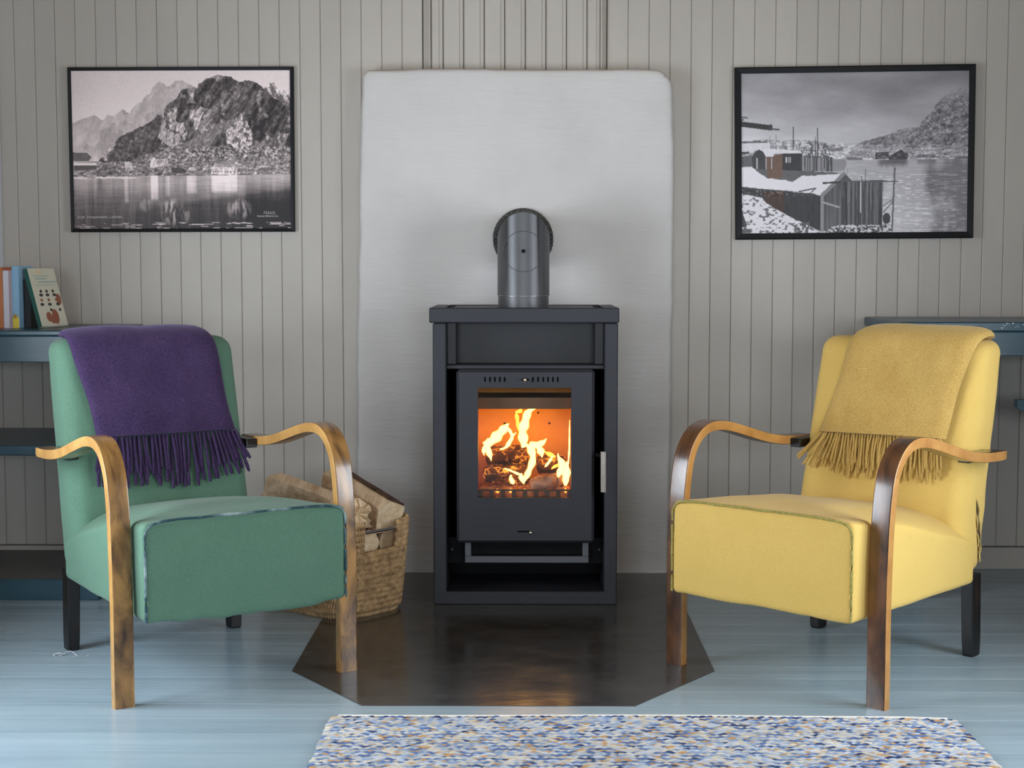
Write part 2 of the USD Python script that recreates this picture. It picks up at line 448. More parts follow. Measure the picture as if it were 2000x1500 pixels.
def board(x0, x1, front, m, c=0.0019, z0=0.078, z1=RZ, wide=0.0004, step=0.0):
    a, b = x0 + wide, x1 - wide
    prof = [(a, front + 0.0175), (b, front + 0.0175), (b, front + c)] + ([(b - c, front)] if not step else [(b - c, front + c * 0.6), (b - c - step, front + c * 0.9), (b - c - step - 0.002, front)]) + [(a + c, front), (a, front + c)]
    part("board", fixed(loft([[(x, yy, z) for x, yy in prof] for z in (z0, z1)])), m, wb)


edges = [-0.339]
while edges[-1] > RX0 + 0.02:
    edges.append(edges[-1] - 0.0665)
edges = edges[::-1]
for i, (a, b) in enumerate(zip(edges[:-1], edges[1:])):
    board(max(a, RX0), b, RY1 + random.uniform(-0.0008, 0.0008), M["board%d" % random.choice((0, 1, 1, 2))])
edges = [0.259]
while edges[-1] < RX1 - 0.02:
    edges.append(edges[-1] + 0.0682)
for a, b in zip(edges[:-1], edges[1:]):
    board(a, min(b, RX1), RY1 + random.uniform(-0.0008, 0.0008), M["board%d" % random.choice((0, 1, 1, 2))])
# boards of the middle bay stand proud of the rest and have wide beaded joints
edges = [-0.312, -0.272] + [-0.272 + 0.0665 * i for i in range(1, 8)] + [0.237]
for a, b in zip(edges[:-1], edges[1:]):
    board(a, b, RY1 - 0.016, M["board1"], c=0.004, step=0.007, wide=0.0012, z0=1.636)
for x0, x1 in ((-0.339, -0.312), (0.259, 0.237)):
    s = 1 if x1 > x0 else -1
    prof = [(x0 + s * 0.001, RY1 + 0.017), (x1, RY1 + 0.017), (x1, RY1 - 0.022), (x1 - s * 0.004, RY1 - 0.024), (x0 + s * 0.003, RY1 - 0.004)]
    part("edge_strip", fixed(loft([[(x, yy, z) for x, yy in prof] for z in (1.636, RZ)])), M["board1"], wb)

bb = thing("baseboard_back", "low grey baseboard under the board wall", "baseboard", kind="structure")
part("skirting", cbox(RX0, -0.56, RY1 - 0.004, RY1 + 0.018, 0, 0.074, 0.002), M["board1"], bb)
part("skirting", cbox(0.475, RX1, RY1 - 0.004, RY1 + 0.018, 0, 0.074, 0.002), M["board1"], bb)


def holed_wall(axis, pos, thick, span, holes):
    """A wall in pieces round its windows. axis x: the wall stands at x = pos and runs along y."""
    a0, a1 = span
    cuts = sorted(holes)
    out = []

    def add(u0, u1, z0, z1):
        if u1 - u0 > 1e-4 and z1 - z0 > 1e-4:
            p0, p1 = min(pos, pos + thick), max(pos, pos + thick)
            out.append(box(p0, p1, u0, u1, z0, z1) if axis == "x" else box(u0, u1, p0, p1, z0, z1))
    u = a0
    for c, s, w, h in cuts:
        add(u, c - w / 2, 0, RZ)
        add(c - w / 2, c + w / 2, 0, s)
        add(c - w / 2, c + w / 2, s + h, RZ)
        u = c + w / 2
    add(u, a1, 0, RZ)
    return cat_(*out)


single("wall_left", holed_wall("x", RX0, -0.1, (RY0 - 0.1, RY1 + 0.1), [WIN_L]), M["wall"], "painted wall at the left", "wall", "structure")
single("wall_right", holed_wall("x", RX1, 0.1, (RY0 - 0.1, RY1 + 0.1), [WIN_R]), M["wall"], "painted wall at the right", "wall", "structure")
single("wall_front", holed_wall("y", RY0, -0.1, (RX0 - 0.1, RX1 + 0.1), WIN_B), M["wall"], "painted wall behind the viewer", "wall", "structure")
single("ceiling", box(RX0 - 0.1, RX1 + 0.1, RY0 - 0.1, RY1 + 0.1, RZ, RZ + 0.06), M["ceiling"], "pine board ceiling", "ceiling", "structure")


def window(axis, pos, spec, label):
    c, s, w, h = spec
    t = thing("window_%d" % (window.n), label, "window", kind="structure")
    window.n += 1
    d = pos / abs(pos)
    p0, p1 = sorted((pos + d * 0.03, pos + d * 0.08))

    def bx(u0, u1, z0, z1, e=0.0):
        return cbox(p0 - e, p1 + e, u0, u1, z0, z1, 0.004) if axis == "x" else cbox(u0, u1, p0 - e, p1 + e, z0, z1, 0.004)
    f = plain("window_white", (0.75, 0.75, 0.74), 0.4)
    part("frame", cat_(bx(c - w / 2, c - w / 2 + 0.06, s, s + h), bx(c + w / 2 - 0.06, c + w / 2, s, s + h), bx(c - w / 2 + 0.06, c + w / 2 - 0.06, s, s + 0.06), bx(c - w / 2 + 0.06, c + w / 2 - 0.06, s + h - 0.06, s + h)), f, t)
    part("mullion", bx(c - 0.02, c + 0.02, s + 0.06, s + h - 0.06), f, t)
    q = (p0 + p1) / 2
    for a, b in ((c - w / 2 + 0.06, c - 0.02), (c + 0.02, c + w / 2 - 0.06)):
        part("pane", box(q - 0.002, q + 0.002, a, b, s + 0.06, s + h - 0.06) if axis == "x" else box(a, b, q - 0.002, q + 0.002, s + 0.06, s + h - 0.06), M["pane"], t)


window.n = 1
window("x", RX0, WIN_L, "window in the left wall")
window("x", RX1, WIN_R, "window in the right wall")
window("y", RY0, WIN_B[0], "window behind the viewer, on the left")
window("y", RY0, WIN_B[1], "window behind the viewer, on the right")

tr = thing("trim_1", "pale window casing at the left corner of the room", "trim", kind="structure")
part("casing_board", cbox(RX0 + 0.001, -1.7185, 4.80, 4.944, 0.99, 2.2, 0.003), plain("casing_white", (0.62, 0.64, 0.68), 0.45), tr)

# ------------------------------------------------------------------ chimney breast
def chimney():
    nz, nx = 90, 60
    zs = np.linspace(0, 1, nz)
    prof_z = [0, 0.35, 0.70, 1.07, 1.41, 1.63]
    left = CubicSpline(prof_z, [-0.556, -0.555, -0.552, -0.544, -0.536, -0.527])
    right = CubicSpline(prof_z, [0.463, 0.468, 0.470, 0.473, 0.471, 0.462])
    top, front, back, r = 1.632, 4.872, RY1 - 0.0005, 0.022
    m = grid_box(60, 6, 80)
    v = m.vertices.copy()
    v = np.sign(v) * (1 - (1 - np.abs(v)) ** 1.3)
    h = np.array([0.505, 0.045, top / 2])
    p = v * h
    p[:, 2] += top / 2
    # round the front edges and the two top corners
    q = np.stack([np.clip(p[:, 0], -h[0] + r, h[0] - r), np.maximum(p[:, 1], -h[1] + r), np.minimum(p[:, 2], top - r)], 1)
    d = p - q
    d[:, 1] = np.where(p[:, 1] > -h[1] + r, 0, d[:, 1])
    L = np.linalg.norm(d, axis=1, keepdims=True)
    p = np.where(L > r, q + r * d / np.maximum(L, 1e-9), p)
    for s, rc in ((-1, 0.022), (1, 0.055)):       # corner seen from the front
        cx, cz = s * (h[0] - rc), top - rc
        inn = (s * (p[:, 0] - cx) > 0) & (p[:, 2] > cz)
        e = np.stack([p[:, 0] - cx, p[:, 2] - cz], 1)
        n = np.linalg.norm(e, axis=1)
        kx = np.maximum(np.abs(e[:, 0]), np.abs(e[:, 1])) / np.maximum(n, 1e-9)
        p[inn, 0] = cx + (e[:, 0] * kx)[inn]
        p[inn, 2] = cz + (e[:, 1] * kx)[inn]
    a = (p[:, 0] / h[0] + 1) / 2
    z = np.clip(p[:, 2], 0, 1.63)
    x = left(z) * (1 - a) + right(z) * a
    yy = (front + back) / 2 + p[:, 1] * (back - front) / (2 * h[1])
    P = np.stack([x, yy, p[:, 2]], 1)
    fr = smoothstep(0, 0.6, (back - 0.02 - yy) / 0.06)
    n1 = meshkit.fbm(P * [5, 1, 4], 3, 3) - 0.5
    P[:, 1] += fr * n1 * 0.016
    P[:, 0] += (meshkit.fbm(P * [1, 1, 9], 3, 5) - 0.5) * 0.010
    P[:, 2] += fr * (p[:, 2] > 1.5) * (meshkit.fbm(P * [6, 1, 1], 3, 8) - 0.5) * 0.014
    m.vertices = P
    return m


single("chimney_breast", chimney(), M["plaster"], "white hand-plastered chimney breast with rounded edges behind the stove", "chimney breast", smooth=50)

# ------------------------------------------------------------------ hearth plate
hp = thing("hearth_plate", "dark grey glossy octagonal floor plate under the stove", "hearth", (-0.06, 4.1, 0))
pl = Polygon([(-0.582, 4.868), (-0.582, 3.662), (-0.376, 3.367), (0.247, 3.369), (0.466, 3.672), (0.466, 4.868)])
g = trimesh.creation.extrude_polygon(pl, 0.0012, engine="earcut")
part("plate", g, M["hearth"], hp, world=True)

# ------------------------------------------------------------------ stove
SX0, SX1, SY0, SY1, ST = -0.276, 0.267, 4.402, 4.775, 0.881
st = thing("wood_stove", "charcoal steel wood-burning stove with glass door, fire lit", "stove", ((SX0 + SX1) / 2, 4.59, 0.0013))
S, SD, SN = M["stove"], M["stove_dark"], M["stove_niche"]
FW = 0.039
IX0, IX1 = SX0 + FW, SX1 - FW
part("side_panel", cbox(SX0, IX0, SY0, SY1, 0.0013, 0.836, 0.003), S, st, world=True)
part("side_panel", cbox(IX1, SX1, SY0, SY1, 0.0013, 0.836, 0.003), S, st, world=True)
part("base_panel", cat_(cbox(SX0, SX1, SY0 - 0.0005, SY0 + 0.02, 0.0013, 0.040, 0.002), cbox(IX0, IX1, SY0 + 0.02, SY1, 0.012, 0.034, 0.002)), S, st, world=True)
part("back_panel", box(IX0, IX1, SY1 - 0.01, SY1, 0.034, 0.836), SD, st, world=True)
tp = part("top_plate", cat_(cbox(SX0 - 0.010, SX1 + 0.003, SY0 - 0.003, SY0 + 0.03, 0.837, ST, 0.003), cbox(SX0 - 0.010, SX0 + 0.03, SY0 + 0.03, SY1, 0.837, ST, 0.003), cbox(SX1 - 0.037, SX1 + 0.003, SY0 + 0.03, SY1, 0.837, ST, 0.003),
                           cbox(SX0 + 0.03, SX1 - 0.037, SY1 - 0.03, SY1, 0.837, ST, 0.003), box(SX0 + 0.03, SX1 - 0.037, SY0 + 0.03, SY1 - 0.03, 0.837, ST - 0.014)), S, st, world=True)
part("top_grate", cbox(SX0 + 0.055, SX1 - 0.062, SY0 + 0.036, SY1 - 0.036, ST - 0.015, ST - 0.002, 0.002), S, tp, world=True)
# niche above the door
part("niche_back", box(IX0, IX1, SY0 + 0.13, SY0 + 0.138, 0.712, 0.836), SN, st, world=True)
for a, b in ((IX0, IX0 + 0.028), (IX1 - 0.028, IX1)):
    part("niche_cheek", cbox(a, b, SY0 + 0.045, SY0 + 0.13, 0.712, 0.836, 0.002), SN, st, world=True)
part("niche_floor", cbox(IX0, IX1, SY0 + 0.022, SY0 + 0.138, 0.700, 0.712, 0.002), S, st, world=True)
# door: a bowed steel front, glass, vents
DX0, DX1, DZ0, DZ1 = -0.207, 0.199, 0.186, 0.700
DF = SY0 - 0.004


def door_shape(x):
    return DF + 0.010 + 0.35 * 0.0 * x


GX0, GX1, GZ0, GZ1 = -0.1435, 0.1305, 0.321, 0.647
dm = cbox(DX0, DX1, DF, DF + 0.026, DZ0, DZ1, 0.008) - manifold(box(GX0, GX1, DF - 0.1, DF + 0.1, GZ0, GZ1))
vx = [-0.122 + 0.0143 * i for i in range(5)] + [0.0225 + 0.0200 * 0 + 0.0148 * i for i in range(6)]
vx = [-0.1225, -0.1080, -0.0935, -0.0790, -0.0650, 0.0175 - 0.0, 0.0330, 0.0480, 0.0620, 0.0765, 0.0905]
for x in vx:
    dm = dm - cbox(x - 0.0026, x + 0.0026, DF - 0.05, DF + 0.018, 0.6635, 0.6795, 0.0024)
dm = dm - cbox(-0.016, 0.006, DF - 0.05, DF + 0.018, 0.6680, 0.6740, 0.0024)
dm = dm - cbox(-0.028, 0.016, DF - 0.05, DF + 0.018, 0.2185, 0.2230, 0.002)
dr = part("door", dm, S, st, world=True, smooth=30)
part("vent_backing", box(-0.14, 0.12, DF + 0.019, DF + 0.022, 0.655, 0.69), SD, dr, world=True)
part("vent_backing", box(-0.05, 0.04, DF + 0.019, DF + 0.022, 0.20, 0.24), SD, dr, world=True)
part("glass", box(GX0 - 0.002, GX1 + 0.002, DF + 0.0125, DF + 0.0165, GZ0 - 0.002, GZ1 + 0.002), M["fireglass"], dr, world=True, label="heat-proof glass of the stove door")


def knob(x, z, r, L):
    a = cyl((x, DF + 0.005, z), (x, DF - L, z), r * 0.45, 16)
    b = trimesh.creation.icosphere(3, r)
    b.apply_translation((x, DF - L, z))
    return cat_(a, b)


part("air_knob", knob(-0.0055, 0.671, 0.0058, 0.014), M["brass"], dr, world=True, smooth=40, label="small round metal knob between the vents")
part("air_knob", cat_(knob(0.0115, 0.2208, 0.0055, 0.02)), M["brass"], dr, world=True, smooth=40, label="small round metal knob below the glass")
hx = 0.2245
hnd = part("handle", cat_(*[cyl((hx + 0.0085 * math.cos(a) * 0.75, SY0 - 0.028 + 0.0085 * math.sin(a) * 0.75, 0.343), (hx + 0.0085 * math.cos(a) * 0.75, SY0 - 0.028 + 0.0085 * math.sin(a) * 0.75, 0.462), 0.0028, 10) for a in np.arange(10) * math.tau / 10], cyl((hx, SY0 - 0.028, 0.343), (hx, SY0 - 0.028, 0.462), 0.0072, 24)), M["steel"], dr, world=True, smooth=40, label="ribbed steel door handle")
part("handle_arm", cat_(cyl((hx - 0.003, SY0 - 0.022, 0.448), (hx - 0.020, SY0 + 0.012, 0.448), 0.006, 14)), SD, dr, world=True, smooth=40)
# gap behind the frame, firebox body
part("firebox_shell", cat_(box(DX0 + 0.006, GX0 - 0.02, DF + 0.026, 4.70, 0.187, 0.70), box(GX1 + 0.02, DX1 - 0.006, DF + 0.026, 4.70, 0.187, 0.70), box(GX0 - 0.02, GX1 + 0.02, 4.665, 4.70, 0.187, 0.70),
                          box(GX0 - 0.02, GX1 + 0.02, DF + 0.026, 4.665, 0.187, 0.30), box(GX0 - 0.02, GX1 + 0.02, DF + 0.026, 4.665, 0.66, 0.70)), SD, st, world=True)
LB = 4.652
part("lining_back", box(GX0 - 0.019, GX1 + 0.019, LB, 4.664, 0.301, 0.6595), M["lining"], st, world=True)
for a, b in ((GX0 - 0.0195, GX0 - 0.009), (GX1 + 0.009, GX1 + 0.0195)):
    part("lining_side", box(a, b, DF + 0.03, LB - 0.001, 0.301, 0.6595), M["lining"], st, world=True)
part("lining_floor", box(GX0 - 0.008, GX1 + 0.008, DF + 0.03, LB - 0.001, 0.301, 0.312), M["lining"], st, world=True)
part("baffle", cbox(GX0 - 0.008, GX1 + 0.008, DF + 0.075, LB - 0.001, 0.600, 0.612, 0.002), plain("baffle_grey", (0.10, 0.095, 0.085), 0.7), st, world=True)
part("baffle_lip", cbox(GX0 - 0.008, GX1 + 0.008, DF + 0.068, DF + 0.0745, 0.578, 0.612, 0.001), plain("baffle_rust", (0.16, 0.10, 0.07), 0.7), st, world=True)
for px, pz in ((-0.069, 0.5155), (0.000, 0.5155), (0.070, 0.516), (0.035, 0.549), (-0.035, 0.548)):
    part("screw_hole", cyl((px, LB - 0.0012, pz), (px, LB + 0.0, pz), 0.0034, 14), M["hole"], st, world=True)
gr = []
for i in range(9):
    x = GX0 + 0.006 + i * 0.0330
    gr.append(cbox(x - 0.0062, x + 0.0062, DF + 0.034, DF + 0.042, 0.3125, 0.338, 0.001))
gr.append(cbox(GX0 - 0.008, GX1 + 0.008, DF + 0.034, DF + 0.042, 0.336, 0.341, 0.001))
part("front_grate", cat_(*gr), plain("grate_iron", (0.05, 0.03, 0.022), 0.7), st, world=True)
# ash drawer below
part("drawer_panel", box(IX0, IX1, SY0 + 0.09, SY0 + 0.10, 0.108, 0.186), SD, st, world=True)
dw = part("ash_drawer", cat_(cbox(-0.184, 0.184, SY0 + 0.020, SY0 + 0.030, 0.122, 0.142, 0.0015), cbox(-0.184, -0.165, SY0 + 0.020, SY0 + 0.030, 0.142, 0.184, 0.0015), cbox(0.165, 0.184, SY0 + 0.020, SY0 + 0.030, 0.142, 0.184, 0.0015)), M["drawer"], st, world=True, label="grey ash drawer front with a wide opening")
part("drawer_pocket", box(-0.165, 0.165, SY0 + 0.055, SY0 + 0.06, 0.142, 0.184), SD, dw, world=True)
for x in (IX0 + 0.012, IX1 - 0.010):
    part("screw_head", cyl((x, SY0 + 0.09, 0.150), (x, SY0 + 0.087, 0.150), 0.003, 12), M["drawer"], st, world=True)
part("plinth_back", box(IX0, IX1, SY0 + 0.30, SY0 + 0.305, 0.034, 0.186), SD, st, world=True)

# ------------------------------------------------------------------ flue
PR, PX, PY, PZ = 0.0785, -0.0105, 4.555, 1.083
fp = thing("stove_pipe", "dark grey flue pipe bending from the stove top into the chimney breast", "stove pipe", (PX, PY, ST))
big = 2.0
vert = manifold(cyl((PX, PY, 0.912), (PX, PY, 1.4), PR, 72))
hor = manifold(cyl((PX, PY - 0.4, PZ), (PX, 4.905, PZ), PR, 72))
cutter = manifold(trimesh.creation.box(bounds=[[-big, -big, -big], [big, big, 0]]))
cutter = cutter.rotate((-45, 0, 0)).translate((PX, PY, PZ))     # below the mitre: z - PZ < -(y - PY)
elbow = (vert ^ cutter) + (hor - cutter)
eb = part("elbow", elbow, M["pipe"], fp, world=True, smooth=35)
part("collar", cyl((PX, PY, ST - 0.003), (PX, PY, 0.914), PR - 0.0022, 72), M["pipe"], fp, world=True, smooth=35)
part("seam_ring", tube([(PX + (PR + 0.0002) * math.cos(a), PY + (PR + 0.0002) * math.sin(a), 0.9135) for a in np.arange(72) * math.tau / 72], 0.0012, 6, closed=True), M["steel"], fp, world=True, smooth=True)
# round inspection cover on the bend
cv = []
rr = 0.060
A = np.arange(60) * math.tau / 60
cz = 1.046
seam = np.stack([PX + rr * np.cos(A), PY - np.sqrt(PR ** 2 - (rr * np.cos(A)) ** 2), cz + rr * np.sin(A)], 1)
zf = PZ + (seam[:, 1] * 0 + np.sqrt(PR ** 2 - (rr * np.cos(A)) ** 2))
seam[:, 2] = np.minimum(seam[:, 2], zf - 0.002)
part("cover_rim", tube(seam, 0.0011, 6, closed=True), M["pipe"], fp, world=True, smooth=True)
part("cover_bolt", cat_(cyl((PX, PY - PR + 0.002, 1.047), (PX, PY - PR - 0.006, 1.047), 0.0062, 6), cyl((PX, PY - PR - 0.005, 1.047), (PX, PY - PR - 0.010, 1.047), 0.003, 12)), SD, fp, world=True)
ring = []
for i in range(120):
    a = i * math.tau / 120
    ring.append((PX - 0.002 + 0.086 * math.cos(a), 4.862 + 0.002 * math.sin(i * 2.1), PZ + 0.007 + 0.086 * math.sin(a)))
part("rope_gasket", tube(ring, 0.0125, 8, closed=True), M["gasket"], fp, world=True, smooth=True, label="dark rope gasket round the pipe where it enters the chimney breast")

# ------------------------------------------------------------------ fire
WX = lambda px: -0.1435 + (px - 65) / (1090 - 65) * 0.274
WZ = lambda py: 0.647 - (py - 200) / (1410 - 200) * 0.326
K = 0.274 / 1025
fire = thing("fire", "bright yellow flames burning behind the stove glass", "fire", (-0.005, 4.53, 0.313))


def flame(pts, yy, flat=0.6, m="flame", n=26, wob=0.0):
    P = np.array([[WX(a), yy, WZ(b)] for a, b, r in pts])
    R = np.array([r * K for a, b, r in pts])
    t = np.r_[0, np.cumsum(np.linalg.norm(np.diff(P, axis=0), axis=1))]
    s = np.linspace(0, t[-1], n)
    C = CubicSpline(t, P)(s) if len(P) > 2 else np.stack([np.interp(s, t, P[:, k]) for k in range(3)], 1)
    r = np.interp(s, t, R)
    C[:, 1] += np.sin(s * 60) * 0.006
    r = r * (0.92 + 0.16 * np.sin(s * 170 + P[0, 0] * 900))
    tt = np.gradient(C, axis=0)
    tt /= np.linalg.norm(tt, axis=1, keepdims=True)
    a = np.cross(tt, [0, 1, 0])
    a /= np.maximum(np.linalg.norm(a, axis=1, keepdims=True), 1e-9)
    b = np.cross(a, tt)
    th = np.arange(18) * math.tau / 18
    rings = C[:, None] + r[:, None, None] * (np.cos(th)[None, :, None] * a[:, None] + flat * np.sin(th)[None, :, None] * b[:, None])
    part("flame", fixed(loft(rings)), M[m], fire, smooth=True, world=True)


flame([(560, 925, 25), (565, 850, 60), (555, 740, 58), (585, 620, 58), (615, 530, 44), (680, 478, 22), (790, 452, 4)], 4.545)
flame([(590, 860, 20), (650, 930, 48), (670, 1020, 42), (640, 1120, 40), (600, 1220, 34), (570, 1290, 8)], 4.49)
flame([(105, 860, 12), (170, 860, 58), (260, 790, 66), (330, 715, 58), (385, 655, 20), (400, 640, 4)], 4.53)
flame([(300, 930, 10), (390, 880, 26), (430, 800, 20), (485, 742, 3)], 4.525)
flame([(370, 680, 10), (410, 730, 26), (430, 770, 20), (400, 860, 18)], 4.53)
flame([(165, 850, 40), (165, 930, 46), (190, 1000, 24), (200, 1050, 4)], 4.50)
flame([(130, 880, 16), (115, 950, 24), (120, 995, 4)], 4.505)
flame([(630, 890, 40), (710, 890, 48), (770, 870, 36), (825, 812, 4)], 4.54)
flame([(720, 890, 40), (760, 960, 48), (775, 1030, 6)], 4.535)
flame([(955, 965, 6), (965, 1020, 22), (1000, 1095, 50), (975, 1170, 40), (960, 1250, 6)], 4.50)
flame([(1055, 1050, 10), (1050, 1150, 46), (1040, 1250, 52), (1035, 1320, 10)], 4.485)
flame([(1085, 600, 3), (1083, 780, 9), (1080, 960, 12), (1070, 1100, 10)], 4.52)
flame([(430, 1195, 6), (425, 1240, 34), (445, 1285, 30), (450, 1305, 6)], 4.475)
flame([(545, 1175, 8), (540, 1215, 34), (560, 1270, 22), (570, 1300, 5)], 4.47)
flame([(895, 1000, 4), (870, 1050, 22), (820, 1115, 14), (805, 1130, 3)], 4.52)
flame([(340, 1125, 4), (420, 1150, 14), (490, 1180, 16), (545, 1195, 8)], 4.475, m="flame")
flame([(470, 520, 4), (490, 590, 30), (500, 680, 22), (520, 760, 4)], 4.57, m="ember")
flame([(540, 470, 4), (530, 510, 34), (480, 520, 10)], 4.565, m="ember")
flame([(1000, 1100, 20), (920, 1120, 26), (880, 1150, 5)], 4.51, m="ember")
flame([(800, 970, 6), (850, 1000, 30), (930, 1040, 20), (960, 1060, 4)], 4.56, m="ember")
flame([(270, 1340, 6), (275, 1365, 30), (282, 1392, 8)], 4.455, m="ember")
flame([(420, 1340, 6), (430, 1368, 30), (440, 1392, 8)], 4.455, m="ember")
flame([(580, 1340, 4), (580, 1368, 22), (585, 1390, 6)], 4.46, m="ember")
flame([(1035, 1330, 6), (1035, 1365, 26), (1040, 1390, 8)], 4.455, m="ember")


def fire_log(p, q, r, name, label, m, seed, cat="firewood"):
    p, q = np.asarray(p, float), np.asarray(q, float)
    t = thing(name, label, cat, p)
    n, k2 = 22, 20
    th = np.arange(k2) * math.tau / k2
    d = (q - p) / np.linalg.norm(q - p)
    a = np.cross(d, [0, 0, 1.0])
    a /= np.linalg.norm(a)
    b = np.cross(a, d)
    rings = []
    for i in range(n):
        s = i / (n - 1)
        c = p + (q - p) * s
        rad = r * (0.85 + 0.15 * math.sin(math.pi * s)) * (0.6 if i in (0, n - 1) else 1)
        pts = c + rad * (np.cos(th)[:, None] * a + np.sin(th)[:, None] * b)
        nz = meshkit.fbm(pts * 40 + seed, 3, seed)
        blk = meshkit.noise(pts * 75 + seed, seed + 4)
        rings.append(c + (pts - c) * (0.66 + 0.68 * nz[:, None]) * (0.90 + 0.17 * (blk[:, None] > 0.5)))
    part("charred_body", fixed(loft(rings)), m, t, world=True, smooth=35)


fire_log((-0.125, 4.565, 0.425), (0.005, 4.56, 0.425), 0.030, "burning_log", "dark charred log lying highest in the fire", M["char"], 1)
fire_log((-0.130, 4.50, 0.380), (0.010, 4.53, 0.372), 0.027, "burning_log", "charred split log lying under the dark log in the fire", M["char"], 2)
fire_log((0.012, 4.475, 0.346), (0.118, 4.52, 0.362), 0.024, "burning_log", "ashy pinkish log at the lower right of the fire", M["ash"], 3)
fire_log((0.03, 4.58, 0.395), (0.12, 4.57, 0.40), 0.026, "burning_log", "glowing log at the right, behind the ashy one", M["char"], 4)
cinder = round_box((0.138, 0.075, 0.012), 0.01, (50, 30, 3))
cinder.vertices += [-0.006, 4.535, 0.324]
cinder.vertices[:, 2] += (meshkit.fbm(cinder.vertices * 60, 3, 9) - 0.45) * 0.03 * (cinder.vertices[:, 2] > 0.32)
single("ember_bed", cinder, mat("ember_ash", (0.25, 0.07, 0.02), (0.60, 0.30, 0.14), scale=(40, 40, 40), rough=0.95), "bed of orange embers and ash under the burning logs", "embers", "stuff", smooth=True)

# ------------------------------------------------------------------ armchairs
ARM_TOP = [(0, 0), (0, 0.12), (0.0, 0.25), (-0.004, 0.36), (-0.010, 0.44), (-0.018, 0.490), (-0.029, 0.530), (-0.050, 0.565), (-0.080, 0.592), (-0.115, 0.606), (-0.150, 0.609), (-0.200, 0.604), (-0.262, 0.590), (-0.320, 0.575), (-0.380, 0.560), (-0.440, 0.549), (-0.510, 0.542), (-0.560, 0.540), (-0.607, 0.5395)]


def bent_arm(x0, x1, t=0.0255):
    P = smooth_path([(-v, z) for v, z in ARM_TOP], 110)      # local y = -v
    d = np.gradient(P, axis=0)
    d /= np.linalg.norm(d, axis=1, keepdims=True)
    nrm = np.stack([d[:, 1], -d[:, 0]], 1)                   # to the inner side of the bend
    C = P + nrm * t / 2
    w, h, r = (x1 - x0) / 2, t / 2, 0.004
    sec = []
    for cx, cy, a0 in ((w - r, h - r, 0), (-(w - r), h - r, 90), (-(w - r), -(h - r), 180), (w - r, -(h - r), 270)):
        for a in (0, 45, 90):
            sec.append((cx + r * math.cos(math.radians(a0 + a)), cy + r * math.sin(math.radians(a0 + a))))
    rings = []
    for i, (c, n) in enumerate(zip(C, nrm)):
        s = 1.0
        if i >= len(C) - 3:
            s = (0.985, 0.95, 0.86)[i - len(C) + 3]
        rings.append([((x0 + x1) / 2 + a * s, c[0] - n[0] * b * s, c[1] - n[1] * b * s) for a, b in sec])
    return fixed(loft(rings))


HW = 0.2435


def vf(z):
    return -0.500 - 0.256 * (z - 0.41)


def seat_mesh(seed, wavy=0.0):
    m = round_box((HW + 0.009, 0.305, 0.117), 0.016, (44, 50, 22))
    P = m.vertices.copy()
    P[:, 1] += 0.250                  # y from -0.055 (front) to 0.555
    P[:, 2] += 0.314
    u, yv, z = P.T
    top = np.clip((z - 0.21) / 0.21, 0, 1)
    au = np.clip(np.abs(u) / HW, 0, 1)
    back = smoothstep(0.02, 0.50, yv)
    zc = np.interp(yv, [-0.055, 0.0, 0.10, 0.20, 0.30, 0.40, 0.50, 0.56], [0.430, 0.434, 0.440, 0.432, 0.418, 0.402, 0.384, 0.37])
    zs = np.interp(yv, [-0.055, 0.0, 0.10, 0.20, 0.30, 0.40, 0.50, 0.56], [0.428, 0.424, 0.412, 0.395, 0.372, 0.348, 0.322, 0.30])
    crown = zc + (zs - zc) * au ** 3.2 - 0.431
    drop = 0.0
    P[:, 2] += top * (crown + drop)
    bulge = smoothstep(0.2, 0.3, z) * (1 - smoothstep(0.33, 0.43, z))
    P[:, 1] -= (yv < -0.045) * 0.006 * bulge * (1 - au ** 4)
    low = 1 - smoothstep(0.197, 0.25, z)
    P[:, 2] += low * wavy * (meshkit.fbm(P * [9, 6, 0], 3, seed) - 0.55) * 0.05 * (1 - au ** 8)
    P += (meshkit.fbm(P * 9, 3, seed + 1) - 0.5)[:, None] * np.array([0.003, 0.004, 0.006])
    m.vertices = P
    return m


def backrest_mesh(seed):
    m = round_box((HW, 0.5, 0.5), 0.10, (44, 16, 44))
    # rebuild with an anisotropic rounding: work in units then map
    g = grid_box(44, 16, 44)
    v = np.sign(g.vertices) * (1 - (1 - np.abs(g.vertices)) ** 1.6)
    h = np.array([HW, 0.062, 0.305])
    r = 0.040
    p = v * h
    q = np.clip(p, -(h - r), h - r)
    d = p - q
    L = np.linalg.norm(d, axis=1, keepdims=True)
    p = np.where(L > 1e-9, q + r * d / np.maximum(L, 1e-9), p)
    s = (p[:, 2] + 0.305) / 0.61
    z = 0.212 + s * 0.600
    th = (0.168 - 0.045 * s) / 0.124
    fade = 1 - smoothstep(-0.02, 0.05, p[:, 1])
    y = -vf(z) + (p[:, 1] + 0.062) * th
    y -= fade * 0.016 * (1 - (p[:, 0] / HW) ** 2) * np.sin(np.pi * np.clip(s, 0, 1)) ** 0.7
    P = np.stack([p[:, 0], y, z], 1)
    P += (meshkit.fbm(P * 8, 3, seed) - 0.5)[:, None] * np.array([0.004, 0.006, 0.006])
    g.vertices = P
    return g


